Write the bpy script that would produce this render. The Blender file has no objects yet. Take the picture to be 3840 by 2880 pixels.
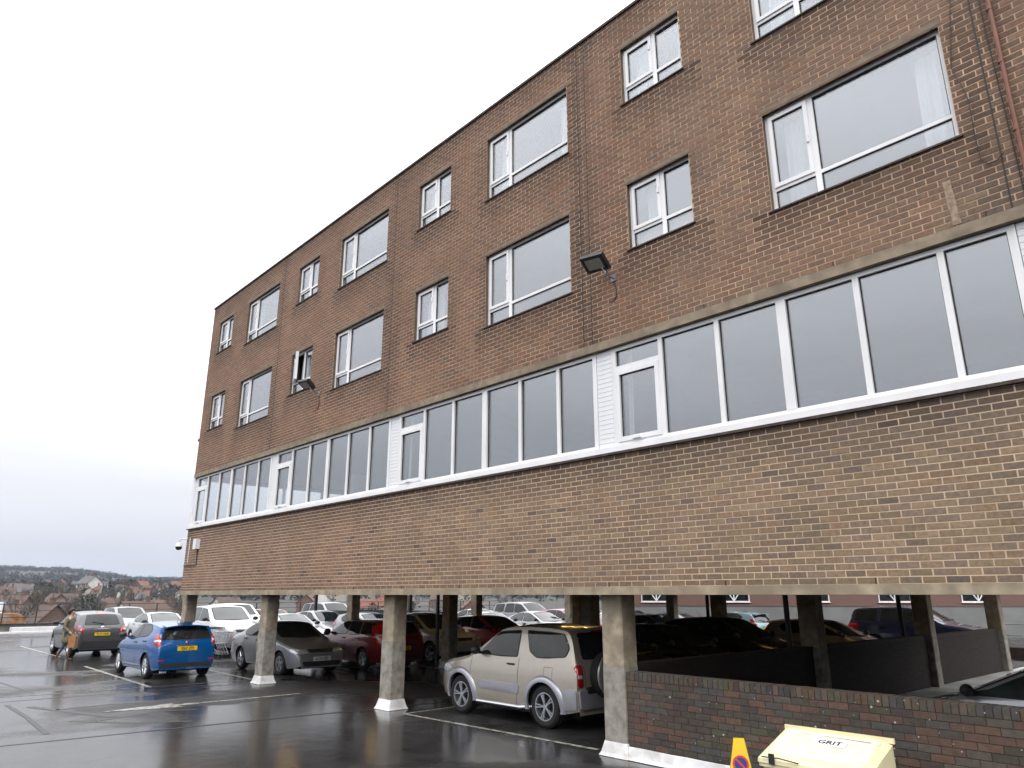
import bpy, bmesh, math, random
import numpy as np
from mathutils import Vector, Matrix, noise as mnoise
from mathutils.bvhtree import BVHTree
R = math.radians
rnd = random.Random(11)
S = bpy.context.scene
COL = S.collection

# ------------------------------------------------------------------ camera
cam_d = bpy.data.cameras.new('camera'); cam = bpy.data.objects.new('camera', cam_d); COL.objects.link(cam)
cam_d.sensor_width = 36; cam_d.lens = 36 * 2726.3 / 3840; cam_d.clip_start = .05; cam_d.clip_end = 9000
CAM = Vector((6.765, -8.415, 2.177)); YAW, PITCH = -.8326, .2824
FW = Vector((math.sin(YAW) * math.cos(PITCH), math.cos(YAW) * math.cos(PITCH), math.sin(PITCH)))
cam.location = CAM; cam.rotation_euler = FW.to_track_quat('-Z', 'Y').to_euler()
S.camera = cam

# ------------------------------------------------------------------ overcast sky, weak soft sun, exposure
SUN_EL, SUN_AZ = 52, 125          # degrees; azimuth measured from +Y clockwise
w = bpy.data.worlds.new('World'); S.world = w; w.use_nodes = True
nt = w.node_tree; nt.nodes.clear(); N = nt.nodes.new; Lk = nt.links.new
out = N('ShaderNodeOutputWorld'); bg = N('ShaderNodeBackground'); bg.inputs[1].default_value = .1
sky = N('ShaderNodeTexSky'); sky.sky_type = 'NISHITA'; sky.sun_disc = False
sky.sun_elevation = R(SUN_EL); sky.sun_rotation = R(SUN_AZ); sky.air_density = 1.5; sky.dust_density = 6
tc = N('ShaderNodeTexCoord'); sep = N('ShaderNodeSeparateXYZ'); Lk(tc.outputs['Generated'], sep.inputs[0])
# cloud deck: overcast luminance grows from the horizon towards the zenith
mx = N('ShaderNodeMath'); mx.operation = 'MAXIMUM'; mx.inputs[1].default_value = 0; Lk(sep.outputs[2], mx.inputs[0])
rmp = N('ShaderNodeValToRGB'); Lk(mx.outputs[0], rmp.inputs[0]); e = rmp.color_ramp.elements
e[0].position = 0; e[0].color = (.19, .197, .228, 1); e[1].position = 1; e[1].color = (.92, .92, .93, 1)
for p, c in ((.05, (.215, .222, .248)), (.13, (.278, .283, .302)), (.26, (.42, .423, .437)), (.45, (.57, .573, .585)), (.7, (.76, .762, .77))):
    k = e.new(p); k.color = (*c, 1)
mp = N('ShaderNodeMapping'); mp.inputs['Scale'].default_value = (1.2, 1.2, 5); Lk(tc.outputs['Generated'], mp.inputs[0])
ns = N('ShaderNodeTexNoise'); ns.inputs['Scale'].default_value = 2.2; ns.inputs['Detail'].default_value = 5; Lk(mp.outputs[0], ns.inputs[0])
mr = N('ShaderNodeMapRange'); mr.inputs[1].default_value = .3; mr.inputs[2].default_value = .7; mr.inputs[3].default_value = .93; mr.inputs[4].default_value = 1.07
Lk(ns.outputs[0], mr.inputs[0])
ml = N('ShaderNodeVectorMath'); ml.operation = 'SCALE'; Lk(rmp.outputs[0], ml.inputs[0]); Lk(mr.outputs[0], ml.inputs['Scale'])
ml2 = N('ShaderNodeVectorMath'); ml2.operation = 'SCALE'; ml2.inputs['Scale'].default_value = 28.0; Lk(ml.outputs[0], ml2.inputs[0])
mix = N('ShaderNodeMix'); mix.data_type = 'RGBA'; mix.inputs[0].default_value = .96
Lk(sky.outputs[0], mix.inputs[6]); Lk(ml2.outputs[0], mix.inputs[7]); Lk(mix.outputs[2], bg.inputs[0]); Lk(bg.outputs[0], out.inputs[0])
sd = bpy.data.lights.new('sun', 'SUN'); sd.energy = 1.3; sd.angle = R(45); sd.color = (1, .97, .92)
sun = bpy.data.objects.new('sun', sd); COL.objects.link(sun)
sdir = Vector((math.sin(R(SUN_AZ)) * math.cos(R(SUN_EL)), math.cos(R(SUN_AZ)) * math.cos(R(SUN_EL)), math.sin(R(SUN_EL))))
sun.rotation_euler = sdir.to_track_quat('Z', 'Y').to_euler(); sun.location = sdir * 60
S.view_settings.view_transform = 'Standard'; S.view_settings.look = 'None'; S.view_settings.gamma = 1
S.view_settings.exposure = .28; S.view_settings.use_curve_mapping = False
S.cycles.use_denoising = True; S.cycles.max_bounces = 7; S.cycles.transparent_max_bounces = 16
S.cycles.diffuse_bounces = 4; S.cycles.glossy_bounces = 4; S.cycles.volume_bounces = 0
S.cycles.caustics_reflective = False; S.cycles.caustics_refractive = False; S.cycles.sample_clamp_indirect = 6

# ------------------------------------------------------------------ materials
def newmat(name):
    m = bpy.data.materials.new(name); m.use_nodes = True
    t = m.node_tree; b = t.nodes['Principled BSDF']
    return m, t, b
def setp(b, **k):
    for a, v in k.items():
        b.inputs[a.replace('_', ' ')].default_value = v
def vary(t, b, col, amt=.25, scale=3., detail=6, rough=None, ramp=.12, coord='Object', stretch=None, bump=0, bscale=60):
    """base colour with noise variation; optional roughness variation and fine bump"""
    tc = t.nodes.new('ShaderNodeTexCoord')
    src = tc.outputs[coord]
    if coord == 'World':
        pass
    if stretch:
        mp = t.nodes.new('ShaderNodeMapping'); mp.inputs['Scale'].default_value = stretch; t.links.new(src, mp.inputs[0]); src = mp.outputs[0]
    n = t.nodes.new('ShaderNodeTexNoise'); n.inputs['Scale'].default_value = scale; n.inputs['Detail'].default_value = detail
    t.links.new(src, n.inputs[0])
    r = t.nodes.new('ShaderNodeValToRGB'); r.color_ramp.elements[0].position = .5 - ramp * 2; r.color_ramp.elements[1].position = .5 + ramp * 2
    lo = tuple(c * (1 - amt) for c in col); hi = tuple(min(1, c * (1 + amt)) for c in col)
    r.color_ramp.elements[0].color = (*lo, 1); r.color_ramp.elements[1].color = (*hi, 1)
    t.links.new(n.outputs[0], r.inputs[0]); t.links.new(r.outputs[0], b.inputs['Base Color'])
    if rough:
        m = t.nodes.new('ShaderNodeMapRange'); m.inputs[1].default_value = .3; m.inputs[2].default_value = .7
        m.inputs[3].default_value, m.inputs[4].default_value = rough; t.links.new(n.outputs[0], m.inputs[0]); t.links.new(m.outputs[0], b.inputs['Roughness'])
    if bump:
        n2 = t.nodes.new('ShaderNodeTexNoise'); n2.inputs['Scale'].default_value = bscale; n2.inputs['Detail'].default_value = 3; t.links.new(src, n2.inputs[0])
        bp = t.nodes.new('ShaderNodeBump'); bp.inputs['Strength'].default_value = bump; bp.inputs['Distance'].default_value = .01
        t.links.new(n2.outputs[0], bp.inputs['Height']); t.links.new(bp.outputs[0], b.inputs['Normal'])
    return r
MAT = {}
def M(name, col, rough=.6, metal=0, amt=.15, scale=4., **k):
    if name in MAT: return MAT[name]
    m, t, b = newmat(name)
    setp(b, Roughness=rough, Metallic=metal)
    coat = k.pop('coat', 0)
    if coat: setp(b, Coat_Weight=coat, Coat_Roughness=.04)
    vary(t, b, col, amt, scale, **k)
    MAT[name] = m; return m
def paint(name, col, metal=.25, rough=.32):
    if name in MAT: return MAT[name]
    m, t, b = newmat(name)
    setp(b, Roughness=rough, Metallic=metal, Coat_Weight=1., Coat_Roughness=.05)
    vary(t, b, col, .07, 9., ramp=.2, bump=.02, bscale=40)
    MAT[name] = m; return m
def emit(name, col, s):
    m, t, b = newmat(name); setp(b, Base_Color=(*col, 1), Emission_Color=(*col, 1), Emission_Strength=s); MAT[name] = m; return m

# brick: colour carried per brick by the attribute bcol, plus grain
def brickmat(name, bump=.4):
    m, t, b = newmat(name); setp(b, Roughness=.86)
    a = t.nodes.new('ShaderNodeAttribute'); a.attribute_name = 'bcol'
    g = t.nodes.new('ShaderNodeNewGeometry')
    n = t.nodes.new('ShaderNodeTexNoise'); n.inputs['Scale'].default_value = 22; n.inputs['Detail'].default_value = 6; t.links.new(g.outputs['Position'], n.inputs[0])
    mr = t.nodes.new('ShaderNodeMapRange'); mr.inputs[1].default_value = .25; mr.inputs[2].default_value = .75; mr.inputs[3].default_value = .72; mr.inputs[4].default_value = 1.28
    t.links.new(n.outputs[0], mr.inputs[0])
    s = t.nodes.new('ShaderNodeVectorMath'); s.operation = 'SCALE'; t.links.new(a.outputs['Color'], s.inputs[0]); t.links.new(mr.outputs[0], s.inputs['Scale'])
    t.links.new(s.outputs[0], b.inputs['Base Color'])
    n2 = t.nodes.new('ShaderNodeTexNoise'); n2.inputs['Scale'].default_value = 140; t.links.new(g.outputs['Position'], n2.inputs[0])
    bp = t.nodes.new('ShaderNodeBump'); bp.inputs['Strength'].default_value = bump; bp.inputs['Distance'].default_value = .004
    t.links.new(n2.outputs[0], bp.inputs['Height']); t.links.new(bp.outputs[0], b.inputs['Normal'])
    MAT[name] = m; return m
BRICK = brickmat('facade_brick')
def posmat(name, col, amt, scale, rough=.9, stretch=(1, 1, 1), col2=None, s2=.6):
    """world-position noise, two scales"""
    m, t, b = newmat(name); setp(b, Roughness=rough)
    g = t.nodes.new('ShaderNodeNewGeometry'); mp = t.nodes.new('ShaderNodeMapping'); mp.inputs['Scale'].default_value = stretch
    t.links.new(g.outputs['Position'], mp.inputs[0])
    n = t.nodes.new('ShaderNodeTexNoise'); n.inputs['Scale'].default_value = scale; n.inputs['Detail'].default_value = 8; t.links.new(mp.outputs[0], n.inputs[0])
    r = t.nodes.new('ShaderNodeValToRGB'); r.color_ramp.elements[0].position = .32; r.color_ramp.elements[1].position = .68
    r.color_ramp.elements[0].color = (*[c * (1 - amt) for c in col], 1); r.color_ramp.elements[1].color = (*[c * (1 + amt) for c in col], 1)
    t.links.new(n.outputs[0], r.inputs[0]); last = r.outputs[0]
    if col2:
        n2 = t.nodes.new('ShaderNodeTexNoise'); n2.inputs['Scale'].default_value = s2; n2.inputs['Detail'].default_value = 6; t.links.new(mp.outputs[0], n2.inputs[0])
        r2 = t.nodes.new('ShaderNodeValToRGB'); r2.color_ramp.elements[0].position = .45; r2.color_ramp.elements[1].position = .65; t.links.new(n2.outputs[0], r2.inputs[0])
        mx = t.nodes.new('ShaderNodeMix'); mx.data_type = 'RGBA'; t.links.new(r2.outputs[0], mx.inputs[0]); t.links.new(last, mx.inputs[6]); mx.inputs[7].default_value = (*col2, 1); last = mx.outputs[2]
    t.links.new(last, b.inputs['Base Color'])
    n3 = t.nodes.new('ShaderNodeTexNoise'); n3.inputs['Scale'].default_value = 90; t.links.new(g.outputs['Position'], n3.inputs[0])
    bp = t.nodes.new('ShaderNodeBump'); bp.inputs['Strength'].default_value = .25; bp.inputs['Distance'].default_value = .005
    t.links.new(n3.outputs[0], bp.inputs['Height']); t.links.new(bp.outputs[0], b.inputs['Normal'])
    MAT[name] = m; return m
posmat('mortar', (.55, .41, .295), .2, 1.1); posmat('mortar_upper', (.49, .335, .235), .24, 1.1)
posmat('mortar_dark', (.10, .085, .07), .3, 3)
posmat('concrete', (.33, .27, .195), .28, 5, col2=(.22, .18, .125), s2=1.3)
posmat('column_concrete', (.33, .275, .205), .28, 7, col2=(.22, .18, .13), s2=2.2)
posmat('column_render', (.24, .22, .185), .3, 9, col2=(.33, .31, .28), s2=5)
posmat('soffit', (.2, .19, .17), .15, 3)
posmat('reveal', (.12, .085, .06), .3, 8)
posmat('lintel_concrete', (.20, .16, .12), .25, 6)
posmat('sill_tile', (.065, .048, .042), .4, 9)
posmat('plaster', (.3, .3, .29), .08, 2)
posmat('flashing', (.72, .72, .74), .1, 5, rough=.5, col2=(.5, .49, .47), s2=3)
M('upvc', (.78, .78, .80), .35, amt=.09, scale=2.5, stretch=(1, 1, .5))
M('board', (.76, .77, .8), .4, amt=.05, scale=5)
M('rubber', (.015, .015, .018), .6, amt=.2)
M('black_metal', (.018, .018, .02), .45, amt=.2)
M('brown_pipe', (.17, .06, .035), .5, amt=.25)
M('cable', (.012, .012, .013), .6, amt=.1)
M('white_metal', (.75, .75, .77), .4, amt=.05)
M('grey_metal', (.3, .3, .32), .4, .6, amt=.1)
M('chrome', (.62, .63, .66), .18, 1., amt=.05)
M('alloy', (.55, .56, .6), .28, .9, amt=.06)
M('tyre', (.012, .012, .013), .8, amt=.3, scale=20)
M('underbody', (.01, .01, .011), .8, amt=.2)
M('trim', (.022, .022, .024), .5, amt=.2)
M('plate_yellow', (.75, .5, .02), .4, amt=.05)
M('plate_white', (.75, .75, .74), .4, amt=.05)
M('plate_ink', (.012, .012, .014), .5, amt=.05)
M('lamp_red', (.42, .012, .015), .15, amt=.2, coat=1)
M('lamp_clear', (.62, .63, .66), .12, .3, amt=.12, scale=18, coat=1)
M('lamp_amber', (.6, .22, .02), .2, amt=.1, coat=1)
def glassmat(name, tint, ior=1.5):
    m, t, b = newmat(name); t.nodes.remove(b); o = t.nodes['Material Output']
    tr = t.nodes.new('ShaderNodeBsdfTransparent'); tr.inputs[0].default_value = (*tint, 1)
    gl = t.nodes.new('ShaderNodeBsdfGlossy'); gl.inputs['Roughness'].default_value = .0; gl.inputs[0].default_value = (.93, .94, 1, 1)
    g = t.nodes.new('ShaderNodeNewGeometry'); f = t.nodes.new('ShaderNodeFresnel')
    mr = t.nodes.new('ShaderNodeMapRange'); mr.inputs[3].default_value = ior; mr.inputs[4].default_value = 1 / ior    # same reflectance from both sides of the sheet
    t.links.new(g.outputs['Backfacing'], mr.inputs[0]); t.links.new(mr.outputs[0], f.inputs[0])
    mx = t.nodes.new('ShaderNodeMixShader'); t.links.new(f.outputs[0], mx.inputs[0]); t.links.new(tr.outputs[0], mx.inputs[1]); t.links.new(gl.outputs[0], mx.inputs[2]); t.links.new(mx.outputs[0], o.inputs[0])
    MAT[name] = m; return m
glassmat('window_glass', (.85, .88, .88), 2.5)
def darkglass(name, col, coat=.6):
    m, t, b = newmat(name); setp(b, Roughness=.03, IOR=1.5, Coat_Weight=coat, Coat_Roughness=.02)
    vary(t, b, col, .5, 2.5, ramp=.1); MAT[name] = m; return m
darkglass('car_glass', (.014, .016, .018), .0); darkglass('car_glass_green', (.03, .038, .036))
def curtainmat():
    m, t, b = newmat('net_curtain'); o = t.nodes['Material Output']; setp(b, Roughness=.9)
    vary(t, b, (.82, .82, .84), .03, 12, stretch=(6, 1, .3))
    tr = t.nodes.new('ShaderNodeBsdfTransparent'); mx = t.nodes.new('ShaderNodeMixShader'); mx.inputs[0].default_value = .8
    t.links.new(tr.outputs[0], mx.inputs[1]); t.links.new(b.outputs[0], mx.inputs[2]); t.links.new(mx.outputs[0], o.inputs[0]); MAT['net_curtain'] = m
curtainmat()
# wet asphalt
def asphalt():
    m, t, b = newmat('wet_asphalt'); g = t.nodes.new('ShaderNodeNewGeometry')
    def noi(scale, det, st=None):
        n = t.nodes.new('ShaderNodeTexNoise'); n.inputs['Scale'].default_value = scale; n.inputs['Detail'].default_value = det
        src = g.outputs['Position']
        if st:
            mp = t.nodes.new('ShaderNodeMapping'); mp.inputs['Scale'].default_value = st; t.links.new(src, mp.inputs[0]); src = mp.outputs[0]
        t.links.new(src, n.inputs[0]); return n
    def rng(s, a, b_, c, d):
        r = t.nodes.new('ShaderNodeMapRange'); r.inputs[1].default_value = a; r.inputs[2].default_value = b_; r.inputs[3].default_value = c; r.inputs[4].default_value = d
        t.links.new(s, r.inputs[0]); return r
    big = noi(.23, 7, (1, .75, 1)); fine = noi(70, 4); mid = noi(2.2, 5)
    col = t.nodes.new('ShaderNodeValToRGB'); col.color_ramp.elements[0].color = (.008, .008, .009, 1); col.color_ramp.elements[1].color = (.05, .048, .047, 1)
    col.color_ramp.elements[0].position = .3; col.color_ramp.elements[1].position = .72
    ad = t.nodes.new('ShaderNodeMath'); ad.operation = 'ADD'; sc = t.nodes.new('ShaderNodeMath'); sc.operation = 'MULTIPLY'; sc.inputs[1].default_value = .5
    t.links.new(fine.outputs[0], ad.inputs[0]); t.links.new(mid.outputs[0], ad.inputs[1]); t.links.new(ad.outputs[0], sc.inputs[0]); t.links.new(sc.outputs[0], col.inputs[0])
    t.links.new(col.outputs[0], b.inputs['Base Color'])
    dry = rng(big.outputs[0], .50, .575, 0, 1)                # 0 puddled, 1 merely damp
    mm = t.nodes.new('ShaderNodeMath'); mm.operation = 'MULTIPLY'; md = rng(mid.outputs[0], .3, .7, .75, 1.25); t.links.new(dry.outputs[0], mm.inputs[0]); t.links.new(md.outputs[0], mm.inputs[1])
    ro = rng(mm.outputs[0], 0, 1, .16, .52); t.links.new(ro.outputs[0], b.inputs['Roughness'])
    bp = t.nodes.new('ShaderNodeBump'); bp.inputs['Distance'].default_value = .004; bs = rng(mm.outputs[0], 0, 1, .06, .7); t.links.new(bs.outputs[0], bp.inputs['Strength']); t.links.new(fine.outputs[0], bp.inputs['Height'])
    wv = noi(3.5, 2); bp2 = t.nodes.new('ShaderNodeBump'); bp2.inputs['Strength'].default_value = .08; bp2.inputs['Distance'].default_value = .03; t.links.new(wv.outputs[0], bp2.inputs['Height']); t.links.new(bp.outputs[0], bp2.inputs['Normal'])
    t.links.new(bp2.outputs[0], b.inputs['Normal']); setp(b, IOR=1.36)
    MAT['wet_asphalt'] = m
asphalt()
def wornpaint(name, col, under=(.035, .035, .036), wear=.5):
    m, t, b = newmat(name); g = t.nodes.new('ShaderNodeNewGeometry')
    n = t.nodes.new('ShaderNodeTexNoise'); n.inputs['Scale'].default_value = 9; n.inputs['Detail'].default_value = 8; t.links.new(g.outputs['Position'], n.inputs[0])
    r = t.nodes.new('ShaderNodeValToRGB'); r.color_ramp.elements[0].position = wear - .1; r.color_ramp.elements[1].position = wear + .12
    r.color_ramp.elements[0].color = (*under, 1); r.color_ramp.elements[1].color = (*col, 1); t.links.new(n.outputs[0], r.inputs[0]); t.links.new(r.outputs[0], b.inputs['Base Color'])
    setp(b, Roughness=.32 if name != 'tar' else .46); MAT[name] = m; return m
wornpaint('line_paint', (.40, .385, .335), wear=.44); wornpaint('line_faint', (.20, .195, .18), wear=.52)
wornpaint('tar', (.02, .02, .021), (.035, .034, .034), .5)

# ------------------------------------------------------------------ mesh helpers
class MB:
    def __init__(s): s.v = []; s.f = []; s.m = []
    def add(s, vs, fs, mi=0, mtx=None):
        o = len(s.v); s.v += [tuple(mtx @ Vector(p)) if mtx else tuple(p) for p in vs]
        s.f += [tuple(i + o for i in f) for f in fs]; s.m += [mi] * len(fs); return s
    def box(s, x0, x1, y0, y1, z0, z1, mi=0, mtx=None, skip=()):
        v = [(x0, y0, z0), (x1, y0, z0), (x1, y1, z0), (x0, y1, z0), (x0, y0, z1), (x1, y0, z1), (x1, y1, z1), (x0, y1, z1)]
        f = {'b': (3, 2, 1, 0), 't': (4, 5, 6, 7), 'f': (0, 1, 5, 4), 'r': (1, 2, 6, 5), 'k': (2, 3, 7, 6), 'l': (3, 0, 4, 7)}
        return s.add(v, [q for k, q in f.items() if k not in skip], mi, mtx)
    def frustum(s, cx, cy, z0, z1, a0, b0, a1, b1, mi=0, mtx=None):
        v = [(cx - a0, cy - b0, z0), (cx + a0, cy - b0, z0), (cx + a0, cy + b0, z0), (cx - a0, cy + b0, z0), (cx - a1, cy - b1, z1), (cx + a1, cy - b1, z1), (cx + a1, cy + b1, z1), (cx - a1, cy + b1, z1)]
        return s.add(v, [(3, 2, 1, 0), (4, 5, 6, 7), (0, 1, 5, 4), (1, 2, 6, 5), (2, 3, 7, 6), (3, 0, 4, 7)], mi, mtx)
    def tube(s, pts, r, n=6, mi=0, cap=True, mtx=None):
        pts = [Vector(p) for p in pts]; rs = r if isinstance(r, (list, tuple)) else [r] * len(pts); vs = []; fs = []
        up = None
        for i, p in enumerate(pts):
            d = (pts[min(i + 1, len(pts) - 1)] - pts[max(i - 1, 0)]).normalized()
            if up is None:
                up = Vector((0, 0, 1)) if abs(d.z) < .9 else Vector((1, 0, 0))
            a = d.cross(up).normalized(); b = a.cross(d).normalized(); up = b
            for k in range(n):
                t = 2 * math.pi * k / n; vs.append(p + (a * math.cos(t) + b * math.sin(t)) * rs[i])
        for i in range(len(pts) - 1):
            for k in range(n):
                k2 = (k + 1) % n; fs.append((i * n + k, i * n + k2, (i + 1) * n + k2, (i + 1) * n + k))
        if cap: fs += [tuple(range(n))[::-1], tuple((len(pts) - 1) * n + k for k in range(n))]
        return s.add(vs, fs, mi, mtx)
    def lathe(s, prof, n=24, axis='y', mi=0, mtx=None, a0=0, a1=2 * math.pi):
        """prof: list of (radius, along axis)"""
        vs = []; fs = []; full = abs(a1 - a0 - 2 * math.pi) < 1e-6; c = n if full else n + 1
        for r, h in prof:
            for k in range(c):
                t = a0 + (a1 - a0) * k / n; a, b = r * math.cos(t), r * math.sin(t)
                vs.append({'y': (a, h, b), 'z': (a, b, h), 'x': (h, a, b)}[axis])
        for i in range(len(prof) - 1):
            for k in range(n):
                k2 = (k + 1) % c; fs.append((i * c + k, i * c + k2, (i + 1) * c + k2, (i + 1) * c + k))
        return s.add(vs, fs, mi, mtx)
    def prism(s, poly, y0, y1, mi=0, mtx=None, plane='xz'):
        n = len(poly); f = (lambda p, h: (p[0], h, p[1])) if plane == 'xz' else ((lambda p, h: (p[0], p[1], h)) if plane == 'xy' else (lambda p, h: (h, p[0], p[1])))
        vs = [f(p, y0) for p in poly] + [f(p, y1) for p in poly]
        fs = [tuple(range(n))[::-1], tuple(range(n, 2 * n))] + [(i, (i + 1) % n, n + (i + 1) % n, n + i) for i in range(n)]
        return s.add(vs, fs, mi, mtx)
    def ball(s, c, rx, ry, rz, n=10, m=7, mi=0, mtx=None):
        vs = []; fs = []
        for i in range(m + 1):
            a = math.pi * i / m
            for k in range(n):
                t = 2 * math.pi * k / n; vs.append((c[0] + rx * math.sin(a) * math.cos(t), c[1] + ry * math.sin(a) * math.sin(t), c[2] + rz * math.cos(a)))
        for i in range(m):
            for k in range(n): fs.append((i * n + k, (i + 1) * n + k, (i + 1) * n + (k + 1) % n, i * n + (k + 1) % n))
        return s.add(vs, fs, mi, mtx)
    def mesh(s, name, mats, smooth=False, fix=True):
        me = bpy.data.meshes.new(name); me.from_pydata(s.v, [], s.f)
        for mm in (mats if isinstance(mats, (list, tuple)) else [mats]): me.materials.append(MAT[mm] if isinstance(mm, str) else mm)
        me.polygons.foreach_set('material_index', s.m)
        if fix:
            b = bmesh.new(); b.from_mesh(me); bmesh.ops.recalc_face_normals(b, faces=b.faces); b.to_mesh(me); b.free()
        if smooth:
            me.polygons.foreach_set('use_smooth', [True] * len(me.polygons))
            if smooth != 'all': me.set_sharp_from_angle(angle=R(smooth if smooth is not True else 40))
        me.update(); return me
    def build(s, name, mats, parent=None, smooth=False, loc=None, fix=True):
        return link(name, s.mesh(name, mats, smooth, fix), parent, loc)
def link(name, me, parent=None, loc=None, rot=None):
    o = bpy.data.objects.new(name, me); COL.objects.link(o)
    if parent: o.parent = parent
    if loc is not None: o.location = loc
    if rot is not None: o.rotation_euler = rot
    return o
def empty(name, loc=(0, 0, 0), rz=0, parent=None):
    o = bpy.data.objects.new(name, None); COL.objects.link(o); o.location = loc; o.rotation_euler = (0, 0, rz); o.empty_display_size = .2
    if parent: o.parent = parent
    return o
def tag(o, label=None, cat=None, group=None, kind=None):
    if label: o['label'] = label
    if cat: o['category'] = cat
    if group: o['group'] = group
    if kind: o['kind'] = kind
    return o
def copy_tree(o, parent=None):
    c = o.copy(); COL.objects.link(c); c.parent = parent
    for ch in o.children: copy_tree(ch, c)
    return c
def chaikin(p, n=1, closed=False):
    for _ in range(n):
        q = []; m = len(p)
        if not closed: q.append(p[0])
        for i in range(m if closed else m - 1):
            a, b = p[i], p[(i + 1) % m]
            q.append(tuple(.75 * x + .25 * y for x, y in zip(a, b))); q.append(tuple(.25 * x + .75 * y for x, y in zip(a, b)))
        if not closed: q.append(p[-1])
        p = q
    return p
def text_mesh(body, size, mat, extrude=.001, bold=True, shear=0):
    c = bpy.data.curves.new('lettering', 'FONT'); c.body = body; c.size = size; c.extrude = extrude; c.align_x = 'CENTER'; c.align_y = 'CENTER'; c.shear = shear
    if bold: c.offset = size * .02
    c.resolution_u = 2
    o = bpy.data.objects.new('lettering', c); COL.objects.link(o); bpy.context.view_layer.update()
    me = bpy.data.meshes.new_from_object(o.evaluated_get(bpy.context.evaluated_depsgraph_get())); me.materials.clear(); me.materials.append(MAT[mat])
    bpy.data.objects.remove(o); return me
def in_frame(p, mx=1.05):
    d = Vector(p) - CAM; c = d.dot(FW)
    if c <= 0: return False
    rt = Vector((math.cos(YAW), -math.sin(YAW), 0)); up = rt.cross(FW)
    return abs(d.dot(rt) / c) < .7043 * mx and abs(d.dot(up) / c) < .5282 * mx

# ------------------------------------------------------------------ car park deck, markings
deck = MB().box(-53, 40, -60, 75, -.6, 0).build('car_park_deck', 'wet_asphalt'); tag(deck, kind='structure')
def strip(name, pts, wd, mat, z=.004):
    """flat painted strip along a polyline on the deck"""
    b = MB(); n = len(pts); vs = []
    for i, p in enumerate(pts):
        a = Vector(pts[max(0, i - 1)]); c = Vector(pts[min(n - 1, i + 1)]); d = (c - a).normalized(); q = Vector((-d.y, d.x)) * wd / 2
        vs += [(p[0] + q.x, p[1] + q.y, z), (p[0] - q.x, p[1] - q.y, z)]
    b.add(vs, [(2 * i, 2 * i + 1, 2 * i + 3, 2 * i + 2) for i in range(n - 1)])
    return b.build(name, mat, deck)
for pts, wd, mt in [(((-20.6, -1.85), (-13.45, -2.05)), .10, 'line_paint'), (((-13.45, -2.05), (-13.4, .3)), .08, 'line_faint'), (((-13.45, -2.05), (-13.9, -8)), .08, 'line_faint'),
                    (((-5.75, .2), (-1.05, .40)), .09, 'line_paint'), (((-5.75, .2), (-5.9, 3.4)), .08, 'line_paint'), (((-20.4, .75), (-13.45, .5)), .09, 'line_paint'),
                    (((-20, 3.35), (-13.2, 3.3)), .09, 'line_faint'), (((-18, 6.0), (-12, 6.0)), .09, 'line_faint'), (((-6, 3.3), (-1, 3.3)), .09, 'line_faint'),
                    (((-33, -1.55), (-25.3, -1.6)), .10, 'line_paint')]:
    strip('painted_line', pts, wd, mt)
strip('arrow_shaft', ((-9.84, .1), (-9.86, -2.55)), .10, 'line_paint')
MB().add([(-9.86, -4.05, .005), (-9.5, -2.6, .005), (-9.74, -2.62, .005), (-9.74, -2.2, .005), (-9.98, -2.2, .005), (-9.98, -2.62, .005), (-10.2, -2.6, .005)],
         [(0, 1, 2), (0, 2, 5), (0, 5, 6), (2, 3, 4, 5)], 0).build('arrow_head', 'line_paint', deck)
for pts, wd in [(((-7.3, -8), (-7.25, -6), (-7.1, -4), (-6.85, -1.5), (-6.6, .6), (-6.5, 4)), .06), (((-12.9, -7), (-12.7, -3), (-12.6, 0)), .05),
                (((-12.2, -5.2), (-10.2, -5.2), (-7.9, -5.3)), .09), (((-11.6, -4.9), (-9.1, -4.0)), .17), (((-9.1, -4.7), (-8.1, -3.9), (-7.6, -3.1)), .15), (((-10.8, -4.6), (-10.9, -3.6), (-10.7, -2.9)), .13),
                (((-8.8, -4.4), (-9.2, -3.2), (-9.0, -2.5)), .14), (((-26, -5.2), (-14, -4.4)), .05)]:
    strip('tar_seam', pts, wd, 'tar', .0035)

# ------------------------------------------------------------------ the brick building on columns
BW, XL, XR, YB = 5.93, -18.2, 11.55, 18.6
ZS0, ZS1, ZC, ZB0, ZB1, ZU, ZR = 2.18, 2.29, 4.20, 4.34, 5.90, 6.05, 11.93
bld = empty('brick_office_building', (-3, 9, 0)); tag(bld, 'long brown brick building on concrete columns with white framed windows', 'building')
bld.matrix_world = Matrix.Translation((0, 0, 0)); bld.location = (0, 0, 0)
KS = range(-3, 2)
WIN = []      # x0, x1, z0, z1, kind, k, row
for k in KS:
    for row, (zl, zs_, zt) in enumerate(((7.10, 7.43, 8.59), (9.82, 10.11, 11.22))):
        WIN.append((.28 + k * BW, 1.47 + k * BW, zs_, zt, 'small', k, row)); WIN.append((2.68 + k * BW, 4.93 + k * BW, zl, zt, 'large', k, row))
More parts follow.
